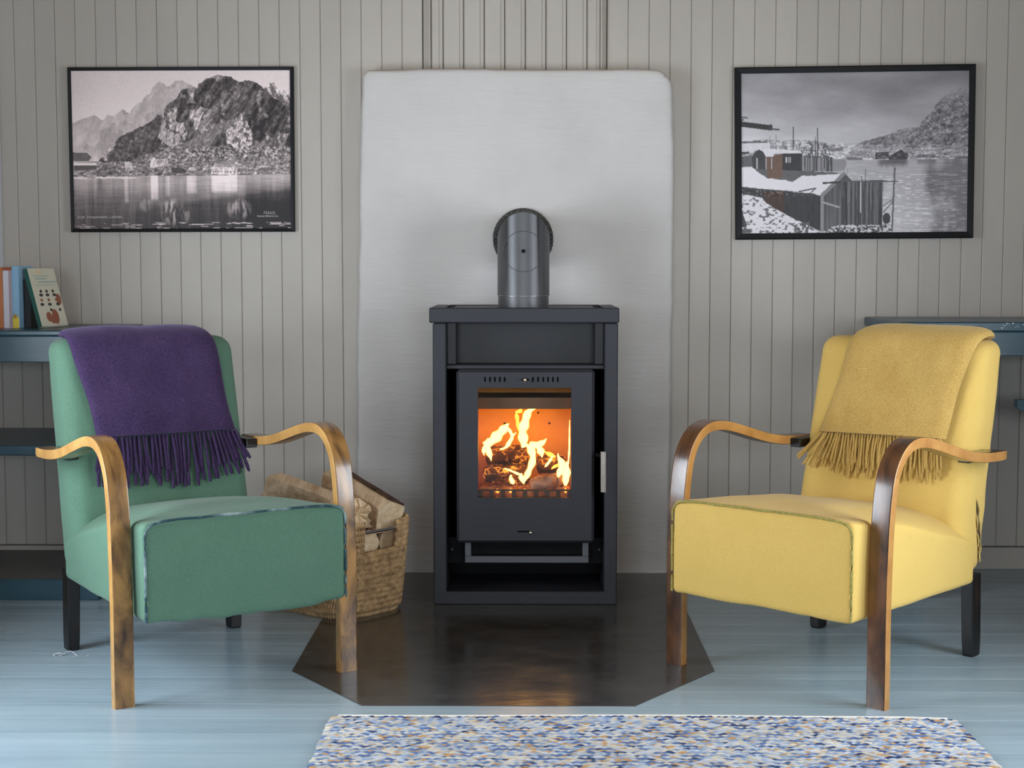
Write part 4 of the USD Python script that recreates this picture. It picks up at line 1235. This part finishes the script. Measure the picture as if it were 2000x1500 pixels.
def picture_fjord(X, Y):
    """Old view over still water to a steep mountain; X, Y run right and down. Values are print tones from 0 to 255."""
    wx = X + (fb(X, Y, 40, 40, 3, 1) - 0.5) * 26
    wy = Y + (fb(X, Y, 40, 40, 3, 2) - 0.5) * 26
    T = 186 + 22 * smoothstep(120, 700, Y) - 14 * smoothstep(600, 0, X + Y * 0.4) + 4 * (fb(X, Y, 300, 200, 3, 3) - 0.5)
    far = inpoly(wx, wy, [(60, 560), (115, 530), (200, 492), (290, 468), (360, 510), (390, 480), (410, 466), (455, 482), (480, 440), (525, 424), (575, 450), (640, 372), (740, 308), (795, 206), (830, 203), (860, 225), (885, 250), (940, 205), (1000, 198), (1060, 222), (1120, 255), (1200, 500), (1200, 850), (60, 850)])
    ridge = np.abs(fb(X + Y * 0.5, Y, 70, 160, 4, 4) - 0.5) * 2
    T = np.where(far, 150 + 40 * ridge + 20 * smoothstep(300, 800, Y) - 18 * (fb(X, Y, 90, 120, 3, 5) > 0.56), T)
    farR = inpoly(wx, wy, [(1640, 280), (1660, 255), (1700, 222), (1735, 213), (1765, 262), (1790, 300), (1815, 275), (1845, 305), (1900, 330), (1900, 520), (1700, 480)])
    T = np.where(farR, 105 + 95 * (fb(X * 1.2 - Y * 0.6, Y, 26, 70, 3, 6) > 0.52), T)
    main = inpoly(wx, wy, [(310, 835), (400, 740), (480, 655), (560, 605), (640, 565), (700, 540), (760, 500), (800, 470), (832, 468), (845, 500), (860, 420), (890, 375), (950, 335), (985, 290), (1010, 262), (1080, 250), (1125, 262), (1135, 220), (1190, 190), (1240, 172), (1275, 153), (1340, 160), (1400, 170), (1450, 205), (1530, 200), (1600, 218), (1660, 268), (1740, 335), (1800, 380), (1900, 440), (1900, 960), (310, 960)])
    diag = fb(X * 0.9 + Y * 0.55, Y * 0.6 - X * 0.5, 30, 110, 4, 7)
    tex = 78 + 70 * (diag - 0.5) * 2 + 40 * (fb(X, Y, 22, 30, 4, 8) - 0.5) * 2
    tex += 70 * smoothstep(0.60, 0.70, fb(X, Y, 60, 80, 4, 9))
    shade = smoothstep(1350, 1750, X) * 22
    T = np.where(main, tex - shade, T)
    ridgeL = main & inpoly(wx, wy, [(330, 830), (480, 655), (640, 565), (830, 465), (845, 560), (760, 690), (640, 760), (520, 830)])
    T = np.where(ridgeL, 84 + 80 * (fb(X, Y, 26, 26, 4, 10) - 0.42), T)
    cliff = main & inpoly(wx, wy, [(820, 560), (900, 420), (960, 400), (950, 520), (1010, 520), (1040, 620), (990, 700), (910, 720), (850, 690), (800, 640)])
    T = np.where(cliff, 176 - 95 * (np.abs(fb(X, Y, 34, 80, 3, 11) - 0.5) < 0.055) + 30 * (fb(X, Y, 20, 60, 3, 12) - 0.5), T)
    pale = main & (inpoly(wx, wy, [(1340, 600), (1370, 540), (1440, 500), (1510, 520), (1560, 600), (1560, 700), (1500, 745), (1420, 735), (1360, 680)]) | inpoly(wx, wy, [(1090, 460), (1140, 400), (1180, 420), (1120, 590), (1095, 580)]) | inpoly(wx, wy, [(340, 820), (400, 700), (470, 660), (430, 770), (380, 830)]))
    T = np.where(pale, 190 - 90 * (fb(X, Y, 22, 24, 3, 13) > 0.56), T)
    scree = main & inpoly(wx, wy, [(840, 760), (1000, 700), (1190, 590), (1340, 510), (1480, 490), (1380, 560), (1290, 620), (1200, 700), (1150, 800), (900, 850), (560, 850), (700, 770)])
    T = np.where(scree, 124 + 34 * (fb(X, Y, 18, 14, 3, 14) - 0.5) * 2, T)
    low = (Y > 690 + 60 * fb(X, Y, 120, 60, 3, 15)) & main & (X > 820)
    T = np.where(low, 122 + 120 * (fb(X, Y, 13, 11, 3, 16) - 0.48) * 2, T)
    shore = (Y > 835 + 14 * (fb(X, Y, 60, 20, 3, 17) - 0.5)) & (Y < 955)
    T = np.where(shore, 128 + 100 * (fb(X, Y, 26, 8, 4, 18) - 0.47) * 2, T)
    T = np.where(inpoly(X, Y, [(115, 760), (230, 765), (265, 800), (240, 830), (115, 830)]), 92, T)
    for poly, tone in (([(120, 842), (300, 842), (310, 864), (120, 864)], 205), ([(120, 864), (310, 864), (300, 895), (120, 905)], 80),
                       ([(1225, 880), (1420, 880), (1420, 940), (1225, 935)], 218), ([(1235, 880), (1255, 852), (1405, 848), (1432, 880)], 160), ([(1410, 850), (1435, 885), (1432, 945), (1412, 945)], 190),
                       ([(735, 815), (765, 800), (790, 820), (790, 880), (735, 880)], 214), ([(790, 815), (880, 812), (885, 870), (790, 875)], 184),
                       ([(530, 848), (560, 832), (590, 850), (590, 882), (530, 882)], 206), ([(1040, 885), (1090, 875), (1110, 905), (1040, 910)], 210), ([(905, 885), (980, 882), (1030, 905), (1020, 925), (905, 925)], 70)):
        T = np.where(inpoly(X, Y, poly), tone, T)
    for x in range(1240, 1420, 24):
        T = np.where((np.abs(X - x) < 4) & (np.abs(Y - 914) < 7), 90, T)
    for x in range(800, 880, 20):
        T = np.where((np.abs(X - x) < 4) & (np.abs(Y - 832) < 6), 110, T)
    # water and its reflections
    water = Y > 945 + 12 * smoothstep(900, 200, X) - 8 * smoothstep(1300, 1800, X)
    ripple = fb(X, Y, 120, 5, 3, 19) - 0.5
    wt = 150 - 62 * smoothstep(980, 1190, Y) - 18 * smoothstep(1150, 1340, Y) + 40 * ripple * smoothstep(1500, 950, Y)
    wt += 22 * (fb(X, Y, 24, 260, 3, 20) - 0.5) * 2
    wt -= 34 * smoothstep(1430, 1560, X) * smoothstep(950, 1080, Y)
    deep = smoothstep(0, 1, (Y - (1195 - 0.13 * (X - 600) + 24 * (fb(X, Y, 70, 900, 3, 26) - 0.5))) / 46)
    wt -= 30 * deep * smoothstep(450, 900, X)
    for x0, x1, yb, k in ((526, 556, 1160, 52), (738, 796, 1140, 66), (856, 890, 1110, 36), (1028, 1112, 1085, 46), (1225, 1434, 1078, 52)):
        wt += k * smoothstep(x0 - 8, x0 + 8, X) * smoothstep(x1 + 8, x1 - 8, X) * smoothstep(yb + 18, yb - 18, Y)
    for x0, x1 in ((312, 345), (1100, 1115)):
        wt -= 34 * smoothstep(x0 - 12, x0 + 12, X) * smoothstep(x1 + 12, x1 - 12, X) * smoothstep(1150, 1000, Y)
    for cx, cy, rx, ry, k in ((905, 1240, 105, 110, 92), (1450, 1215, 110, 85, 84), (690, 1180, 50, 60, 40), (1025, 1260, 26, 70, 50)):
        e = ((X - cx) / rx) ** 2 + ((Y - cy) / ry) ** 2
        wt += k * smoothstep(1.3, 0.2, e) * smoothstep(0.34, 0.66, fb(X, Y, 20, 70, 3, 21))
    wt = np.where((Y > 1318) & (fb(X, Y, 90, 6, 3, 22) > 0.66), 170, wt)
    T = np.where(water, wt, T)
    T = np.where((np.abs(Y - 962 - 8 * (fb(X, Y, 60, 60, 2, 23) - 0.5)) < 7) & (X < 620) & (fb(X, Y, 80, 10, 3, 24) > 0.42), 205, T)
    land = (main | farR) & ~water
    fine = np.abs(fb(X * 0.9 + Y * 0.5, Y * 0.8 - X * 0.45, 13, 34, 4, 27) - 0.5) * 2
    T = np.where(land, T * (0.70 + 0.75 * fine) + 26 * (fb(X, Y, 8, 8, 3, 28) - 0.5) * 2, T)
    T = np.where(far & ~main & ~water, T + 34 * (np.abs(fb(X, Y, 22, 46, 4, 29) - 0.5) - 0.2), T)
    T = T + (fb(X, Y, 7, 7, 2, 25) - 0.5) * 14
    T = np.clip(T, 22, 214)
    return np.stack([T * 1.00 + 3, T * 0.945, T * 0.935], -1)


def picture_harbour(X, Y):
    """Snowy harbour with boathouses at the left and a calm bay at the right."""
    T = 138 + 52 * smoothstep(150, 660, Y) - 10 * smoothstep(900, 1900, X) + 26 * (fb(X, Y * 2.2, 420, 300, 4, 31) - 0.5) * 2
    T += 18 * smoothstep(900, 150, X + (Y - 300) * 0.8) * smoothstep(150, 420, Y)
    wx = X + (fb(X, Y, 30, 30, 3, 32) - 0.5) * 18
    wy = Y + (fb(X, Y, 30, 30, 3, 33) - 0.5) * 18
    mt = inpoly(wx, wy, [(960, 690), (1040, 645), (1120, 622), (1200, 605), (1290, 570), (1400, 540), (1475, 532), (1510, 480), (1560, 430), (1600, 370), (1660, 310), (1730, 255), (1900, 200), (1900, 800), (960, 760)])
    rock = 138 + 66 * (fb(X * 0.8 - Y * 0.6, Y * 0.7 + X * 0.4, 44, 18, 4, 34) - 0.48) * 2 + 40 * (fb(X, Y, 16, 12, 3, 35) - 0.5) * 2
    rock += 34 * smoothstep(620, 740, Y)
    fog = smoothstep(430, 215, Y + 0.22 * (X - 1700))
    T = np.where(mt, rock * (1 - fog) + T * fog, T)
    hill = inpoly(wx, wy, [(100, 640), (290, 618), (420, 622), (600, 625), (740, 635), (780, 665), (860, 655), (1100, 660), (1100, 780), (100, 800)])
    T = np.where(hill, 170 + 90 * (fb(X, Y, 20, 12, 3, 36) - 0.53) * 2, T)
    shore = (Y > 690 + 16 * (fb(X, Y, 80, 30, 3, 37) - 0.5)) & (Y < 778) & (X > 600)
    T = np.where(shore, 190 + 80 * (fb(X, Y, 26, 9, 3, 38) - 0.52) * 2, T)
    T = np.where((Y > 630) & (Y < 642) & (X < 340), 88, T)
    for poly, tone in (([(795, 690), (905, 684), (905, 710), (795, 712)], 120), ([(945, 668), (1050, 662), (1052, 700), (945, 702)], 205), ([(940, 668), (960, 652), (1045, 650), (1055, 664)], 176),
                       ([(1150, 722), (1250, 715), (1250, 772), (1150, 775)], 84), ([(1150, 712), (1250, 698), (1260, 718), (1150, 724)], 210), ([(1250, 740), (1335, 700), (1402, 742), (1388, 778), (1250, 778)], 74), ([(1245, 742), (1335, 692), (1345, 702), (1262, 750)], 215),
                       ([(1455, 742), (1600, 742), (1600, 766), (1455, 768)], 128), ([(1452, 720), (1605, 718), (1605, 742), (1452, 744)], 214), ([(1745, 760), (1850, 758), (1850, 790), (1745, 795)], 118), ([(1740, 740), (1850, 738), (1850, 760), (1740, 762)], 206), ([(1665, 736), (1695, 734), (1695, 750), (1665, 752)], 90), ([(930, 760), (1060, 762), (1050, 780), (940, 782)], 110)):
        T = np.where(inpoly(X, Y, poly), tone, T)
    water = (Y > 778) & (X > 820)
    wt = 172 + 22 * smoothstep(760, 1350, Y) * smoothstep(1700, 1200, X) + 16 * (fb(X, Y, 130, 7, 3, 39) - 0.5) * 2
    dark = smoothstep(0.30, 0.62, fb(X, Y, 130, 240, 3, 40) * smoothstep(1330, 1720, X + (Y - 900) * -0.15) * 1.35)
    wt -= 52 * dark
    wt -= 66 * smoothstep(1150, 1200, X) * smoothstep(1410, 1370, X) * smoothstep(850, 795, Y + 20 * (fb(X, Y, 16, 60, 2, 41) - 0.5))
    wt -= 40 * smoothstep(1450, 1480, X) * smoothstep(1620, 1590, X) * smoothstep(830, 790, Y)
    wt += 46 * (fb(X, Y, 70, 3, 2, 42) > 0.70) * smoothstep(840, 900, Y)
    T = np.where(water, wt, T)
    # far boathouses and fence, left
    for poly, tone in (([(120, 745), (230, 738), (235, 820), (120, 826)], 96), ([(120, 645), (360, 640), (360, 700), (120, 705)], 205), ([(120, 708), (200, 706), (205, 722), (120, 724)], 70),
                       ([(225, 752), (245, 712), (278, 690), (310, 712), (330, 750), (330, 845), (232, 845)], 66), ([(330, 745), (455, 725), (455, 850), (330, 850)], 92), ([(455, 722), (600, 720), (605, 860), (455, 850)], 58), ([(278, 690), (420, 690), (590, 705), (600, 725), (455, 724), (390, 722), (385, 748), (330, 746), (308, 708)], 214),
                       ([(478, 750), (516, 750), (516, 796), (478, 796)], 190), ([(605, 752), (830, 760), (830, 865), (605, 860)], 112), ([(830, 772), (930, 770), (935, 820), (915, 858), (830, 864)], 140)):
        T = np.where(inpoly(X, Y, poly), tone + 16 * (fb(X, Y, 10, 40, 2, 43) - 0.5), T)
    fence = inpoly(X, Y, [(600, 740), (830, 755), (830, 865), (600, 860)])
    T = np.where(fence, np.where(fb(X, Y, 7, 200, 2, 44) > 0.5, 78, 140), T)
    for x in (492, 504):
        T = np.where((np.abs(X - x) < 3) & (Y > 750) & (Y < 796), 60, T)
    for x in (262, 330, 372):
        T = np.where((np.abs(X - x) < 4) & (Y > 755) & (Y < 840), 170, T)
    bush = inpoly(wx, wy, [(590, 720), (640, 640), (780, 640), (830, 740), (820, 765), (610, 755)])
    T = np.where(bush & (fb(X, Y, 8, 16, 3, 45) > 0.52), 90, T)
    # near boathouse: snowy roof, dark walls, planked gable
    T = np.where(inpoly(wx, wy, [(120, 1020), (300, 1060), (330, 1100), (480, 1190), (620, 1255), (760, 1345), (120, 1345)]), 214 - 110 * (fb(X, Y, 24, 14, 3, 46) > 0.60), T)
    T = np.where(inpoly(X, Y, [(120, 965), (330, 1000), (740, 1035), (745, 1320), (700, 1300), (480, 1190), (330, 1100), (300, 1060), (120, 1020)]), 56 + 20 * (fb(X, Y, 14, 60, 3, 47) - 0.5) + 70 * (fb(X, Y, 9, 9, 2, 48) > 0.66) * smoothstep(1090, 1010, Y), T)
    T = np.where(inpoly(X, Y, [(236, 838), (460, 850), (850, 872), (900, 880), (600, 905), (520, 945), (450, 930), (340, 915)]), 96 + 22 * (fb(X + Y, Y, 10, 10, 2, 49) - 0.5), T)
    T = np.where(inpoly(wx, wy, [(120, 822), (238, 840), (340, 912), (440, 925), (470, 925), (520, 942), (600, 898), (890, 884), (760, 1046), (560, 1012), (340, 992), (120, 968)]), 218, T)
    gable = inpoly(X, Y, [(742, 1050), (918, 875), (978, 938), (985, 1300), (742, 1318)])
    T = np.where(gable, 92 + 34 * (fb(X, Y, 9, 500, 2, 50) - 0.5) * 2, T)
    T = np.where(inpoly(X, Y, [(742, 1055), (742, 1035), (912, 868), (935, 880), (765, 1052)]), 130, T)
    T = np.where(inpoly(X, Y, [(740, 1050), (762, 1050), (762, 1320), (740, 1318)]), 138, T)
    rack = inpoly(X, Y, [(884, 938), (1212, 932), (1205, 1290), (885, 1292)])
    T = np.where(rack, 96 + 70 * (fb(X, Y, 13, 600, 3, 51) - 0.5) * 2 - 30 * (fb(X, Y, 5, 400, 2, 52) > 0.62), T)
    T = np.where(rack & (np.abs(X - 1045) < 5) & (Y > 940) & (Y < 1180), 196, T)
    T = np.where(inpoly(wx, wy, [(770, 1320), (850, 1275), (1000, 1270), (1150, 1270), (1290, 1268), (1290, 1345), (770, 1345)]), np.where(fb(X, Y, 14, 9, 3, 53) > 0.5, 200, 70), T)
    T = np.where(((X - 1238) / 30) ** 2 + ((Y - 1225) / 42) ** 2 < 1, 62, T)
    T = np.where(inpoly(wx, wy, [(540, 1325), (600, 1250), (660, 1245), (650, 1335)]) & (fb(X, Y, 16, 20, 2, 54) > 0.45), 88, T)

    def line(x0, y0, x1, y1, w, tone):
        nonlocal T
        dx, dy = x1 - x0, y1 - y0
        L = math.hypot(dx, dy)
        s = ((X - x0) * dx + (Y - y0) * dy) / L
        d = np.abs((X - x0) * dy - (Y - y0) * dx) / L
        T = np.where((s > 0) & (s < L) & (d < w), tone, T)
    for a in ((405, 578, 405, 695, 3, 84), (535, 520, 535, 695, 4, 76), (716, 530, 716, 748, 4, 72), (700, 600, 702, 740, 3, 90), (676, 660, 678, 740, 3, 90), (358, 590, 358, 640, 2, 120), (590, 640, 575, 700, 3, 100),
              (1298, 838, 1280, 1325, 6, 92), (884, 938, 1325, 944, 5, 90), (755, 952, 890, 945, 7, 60), (1050, 900, 1050, 1290, 4, 110), (1077, 850, 1077, 935, 3, 120), (943, 840, 943, 890, 3, 130), (1210, 1130, 1296, 1072, 4, 100), (1212, 1180, 1294, 1085, 4, 96), (750, 1095, 885, 1138, 7, 160),
              (145, 985, 530, 1018, 6, 66), (575, 1015, 705, 990, 5, 74), (660, 1030, 705, 990, 4, 80), (880, 1140, 885, 1325, 6, 110)):
        line(*a)
    line(140, 497, 378, 530, 20, 52)
    line(365, 500, 372, 540, 7, 60)
    line(340, 533, 432, 544, 6, 66)
    line(140, 448, 196, 450, 6, 96)
    line(150, 460, 160, 470, 8, 74)
    T = np.where(inpoly(X, Y, [(140, 1140), (185, 1275), (140, 1285)]), 70, T)
    T = np.where(inpoly(X, Y, [(140, 1298), (215, 1298), (215, 1328), (140, 1330)]), 90, T)
    fine = np.abs(fb(X * 0.8 - Y * 0.6, Y * 0.8 + X * 0.5, 20, 9, 4, 56) - 0.5) * 2
    T = np.where(mt & ~water & (Y < 770), T * (1 - 0.30 * (1 - fog)) + (1 - fog) * 110 * fine, T)
    T = T + (fb(X, Y, 7, 7, 2, 55) - 0.5) * 8
    T = np.clip(T, 34, 226)
    col = np.stack([T * 0.985, T * 0.965, T * 0.985], -1)
    brown = inpoly(wx, wy, [(300, 1010), (470, 1020), (470, 1195), (330, 1100)]) | inpoly(wx, wy, [(330, 740), (455, 725), (455, 915), (340, 912)])
    col = np.where(brown[..., None] & (T < 130)[..., None], col * [1.16, 0.94, 0.80], col)
    return col


def framed(label, corners, border, depth, painter, rect, nx, ny, gain, captions=(), fm=None):
    """corners: outer frame (x, z) top left, top right, bottom right, bottom left. rect: the painter's own left, top, right, bottom."""
    C = np.array(corners, float)
    yb, yf = RY1 - 0.003, RY1 - 0.003 - depth
    t = thing("framed_photograph", label, "picture", (C[:, 0].mean(), yb, C[:, 1].min()))

    def bil(a, b, C):
        return C[0] * ((1 - a) * (1 - b))[..., None] + C[1] * (a * (1 - b))[..., None] + C[2] * (a * b)[..., None] + C[3] * ((1 - a) * b)[..., None]
    cen = C.mean(0)
    w, h = np.linalg.norm(C[1] - C[0]), np.linalg.norm(C[3] - C[0])
    inn = np.array([bil(np.array(a), np.array(b), C) for a, b in ((border / w, border / h), (1 - border / w, border / h), (1 - border / w, 1 - border / h), (border / w, 1 - border / h))])
    for i in range(4):
        j = (i + 1) % 4
        o0, o1, i0, i1 = C[i], C[j], inn[i], inn[j]
        e = 0.003
        mid0, mid1 = o0 + (i0 - o0) * 0.18, o1 + (i1 - o1) * 0.18
        ring = lambda o, mm, ii: [(o[0], yb, o[1]), (o[0], yf + e, o[1]), (mm[0], yf, mm[1]), (ii[0], yf + e * 0.6, ii[1]), (ii[0], yb, ii[1])]
        part("frame_bar", fixed(loft([ring(o0, mid0, i0), ring(o1, mid1, i1)])), fm or M["frame"], t, world=True)
    part("backing_board", cat_(loft([[(p[0], yb, p[1]) for p in inn], [(p[0], yb - 0.004, p[1]) for p in inn]])), plain("backing_card", (0.2, 0.19, 0.17), 0.8), t, world=True)
    a, b = np.meshgrid(np.linspace(0, 1, nx), np.linspace(0, 1, ny), indexing="xy")
    P2 = bil(a, b, inn)
    yp = yf + 0.006
    P = np.stack([P2[..., 0], np.full(a.shape, yp), P2[..., 1]], -1)
    X = rect[0] + (rect[2] - rect[0]) * a
    Yq = rect[1] + (rect[3] - rect[1]) * b
    rgb = np.clip(painter(X, Yq), 0, 255) / 255
    lnr = np.where(rgb <= 0.04045, rgb / 12.92, ((rgb + 0.055) / 1.055) ** 2.4) * gain
    I = np.arange(nx * ny).reshape(ny, nx)
    q = np.stack([I[:-1, :-1], I[1:, :-1], I[1:, 1:], I[:-1, 1:]], -1).reshape(-1, 4)
    f = np.vstack([q[:, [0, 1, 2]], q[:, [0, 2, 3]]])
    pr_ = part("photo_print", (P.reshape(-1, 3), f), M["print"], t, smooth=True, world=True, tint=lnr.reshape(-1, 3))
    for text, cx, cy, hgt in captions:
        g = txt(text, hgt, 0.0002)
        p0 = bil(np.array((cx - rect[0]) / (rect[2] - rect[0])), np.array((cy - rect[1]) / (rect[3] - rect[1])), inn)
        g.vertices = np.stack([g.vertices[:, 0] + p0[0], yp - 0.0001 - g.vertices[:, 2], g.vertices[:, 1] + p0[1]], 1)
        part("caption", fixed(g), plain("caption_white", (0.62, 0.57, 0.56), 0.6), pr_, world=True)
    return t


framed("framed black and white photograph of a mountain mirrored in water, left of the chimney breast", [(-1.492, 1.646), (-0.757, 1.6475), (-0.7585, 1.115), (-1.491, 1.1135)], 0.0115, 0.018, picture_fjord, (115, 118, 1866, 1366), 420, 300, 1.85,
       captions=[("orge. Vaagenaalen, Lofoten.", 138, 1282, 0.0082), ("7261/1", 1640, 1252, 0.0082), ("Eneret Mittet & Co.", 1592, 1276, 0.0058)])
framed("framed black and white photograph of a snowy harbour with boathouses, right of the chimney breast", [(0.670, 1.642), (1.446, 1.6525), (1.450, 1.094), (0.680, 1.0885)], 0.0205, 0.022, picture_harbour, (146, 118, 1845, 1330), 440, 310, 1.36)

# ------------------------------------------------------------------ rag rug
RGX0, RGX1, RGY0, RGY1 = -0.436, 0.945, 1.75, 3.268
rug = thing("rag_rug", "blue, white and orange woven rag rug in front of the hearth", "rug", ((RGX0 + RGX1) / 2, 2.5, 0))
part("rug_base", cbox(RGX0 + 0.01, RGX1 - 0.01, RGY0, RGY1 - 0.006, 0.0, 0.006, 0.002), plain("rug_base_cream", (0.42, 0.42, 0.42), 0.95), rug, world=True)
P = np.array([(x, RGY1 - 0.002 + 0.004 * math.sin(x * 6) - 0.012 * smoothstep(0.80, 0.945, x) , 0.006) for x in np.linspace(RGX0 + 0.02, RGX1 - 0.02, 90)])
part("warp_edge", tube(P, 0.0055, 8), plain("warp_white", (0.78, 0.76, 0.70), 0.95), rug, world=True, smooth=True, label="pale warp edge of the rug")
PAL = {"navy": (0.055, 0.085, 0.19), "blue": (0.14, 0.215, 0.41), "light": (0.33, 0.43, 0.60), "pale": (0.58, 0.62, 0.68), "cream": (0.70, 0.64, 0.54), "orange": (0.60, 0.36, 0.17), "tan": (0.52, 0.42, 0.31)}
unit = trimesh.creation.icosphere(1, 1.0)
uv_, uf_ = np.array(unit.vertices), np.array(unit.faces)
V, F, T = [], [], []
n0 = 0
yy, row = RGY1 - 0.009, 0
r3 = np.random.default_rng(5)
while yy > RGY0 + 0.01:
    nst = 84
    step = (RGX1 - RGX0 - 0.012) / nst
    band = row % 24
    for k in range(nst):
        x = RGX0 + 0.006 + (k + 0.5) * step + (row % 2) * step * 0.5 - step * 0.25 + r3.uniform(-0.002, 0.002)
        zig = (k + row // 2 * (1 if (row // 12) % 2 else -1)) % 6
        wv = meshkit.noise(np.array([[x * 5, yy * 9, 0.3]]), 8)[0]
        if row % 3 == 2:
            c = r3.choice(["cream", "pale", "tan", "cream", "orange"], p=[0.36, 0.24, 0.12, 0.14, 0.14])
        elif zig < 3:
            c = r3.choice(["blue", "navy", "light", "pale"], p=[0.44, 0.16, 0.26, 0.14])
        else:
            c = r3.choice(["light", "pale", "cream", "orange", "blue"], p=[0.28, 0.30, 0.26, 0.08, 0.08])
        if wv > 0.66 and r3.random() < 0.6:
            c = r3.choice(["pale", "light", "cream"])
        if row == 0 or (row == 1 and r3.random() < 0.4):
            c = r3.choice(["navy", "tan", "blue", "cream"])
        col = np.array(PAL[c]) * 0.82 * r3.uniform(0.85, 1.15)
        a = r3.normal(0.42 if (row // 12) % 2 == 0 else -0.42, 0.15)
        p = uv_ * [step * 0.66, 0.0040, 0.0046 * r3.uniform(0.85, 1.2)]
        ca, sa = math.cos(a * 0.55), math.sin(a * 0.55)
        p = np.stack([p[:, 0] * ca - p[:, 1] * sa, p[:, 0] * sa + p[:, 1] * ca, p[:, 2]], 1)
        V.append(p + [x, yy + r3.uniform(-0.001, 0.001) + 0.004 * math.sin(x * 6) - 0.012 * smoothstep(0.80, 0.945, x), 0.0066])
        F.append(uf_ + n0)
        T.append(np.tile(col, (len(uv_), 1)))
        n0 += len(uv_)
    yy -= 0.0068
    row += 1
part("rag_weave", (np.vstack(V), np.vstack(F)), M["rag"], rug, smooth=True, world=True, tint=np.vstack(T), kind="stuff", label="rag weft in blue, white, cream and orange")

# ------------------------------------------------------------------ loose thread
lt = thing("loose_thread", "short pale thread lying at the rear left foot of the green armchair", "thread", (-1.19, 3.83, 0))
for pts in ([(-1.225, 3.815), (-1.20, 3.808), (-1.185, 3.822), (-1.165, 3.812), (-1.13, 3.806)], [(-1.212, 3.83), (-1.222, 3.812), (-1.20, 3.80), (-1.19, 3.806)]):
    C = smooth_path([(x, y, 0.0016 + 0.006 * (i == 2)) for i, (x, y) in enumerate(pts)], 24)
    part("strand", tube(C, 0.0012, 5), plain("thread_white", (0.6, 0.6, 0.62), 0.9), lt, smooth=True, world=True)
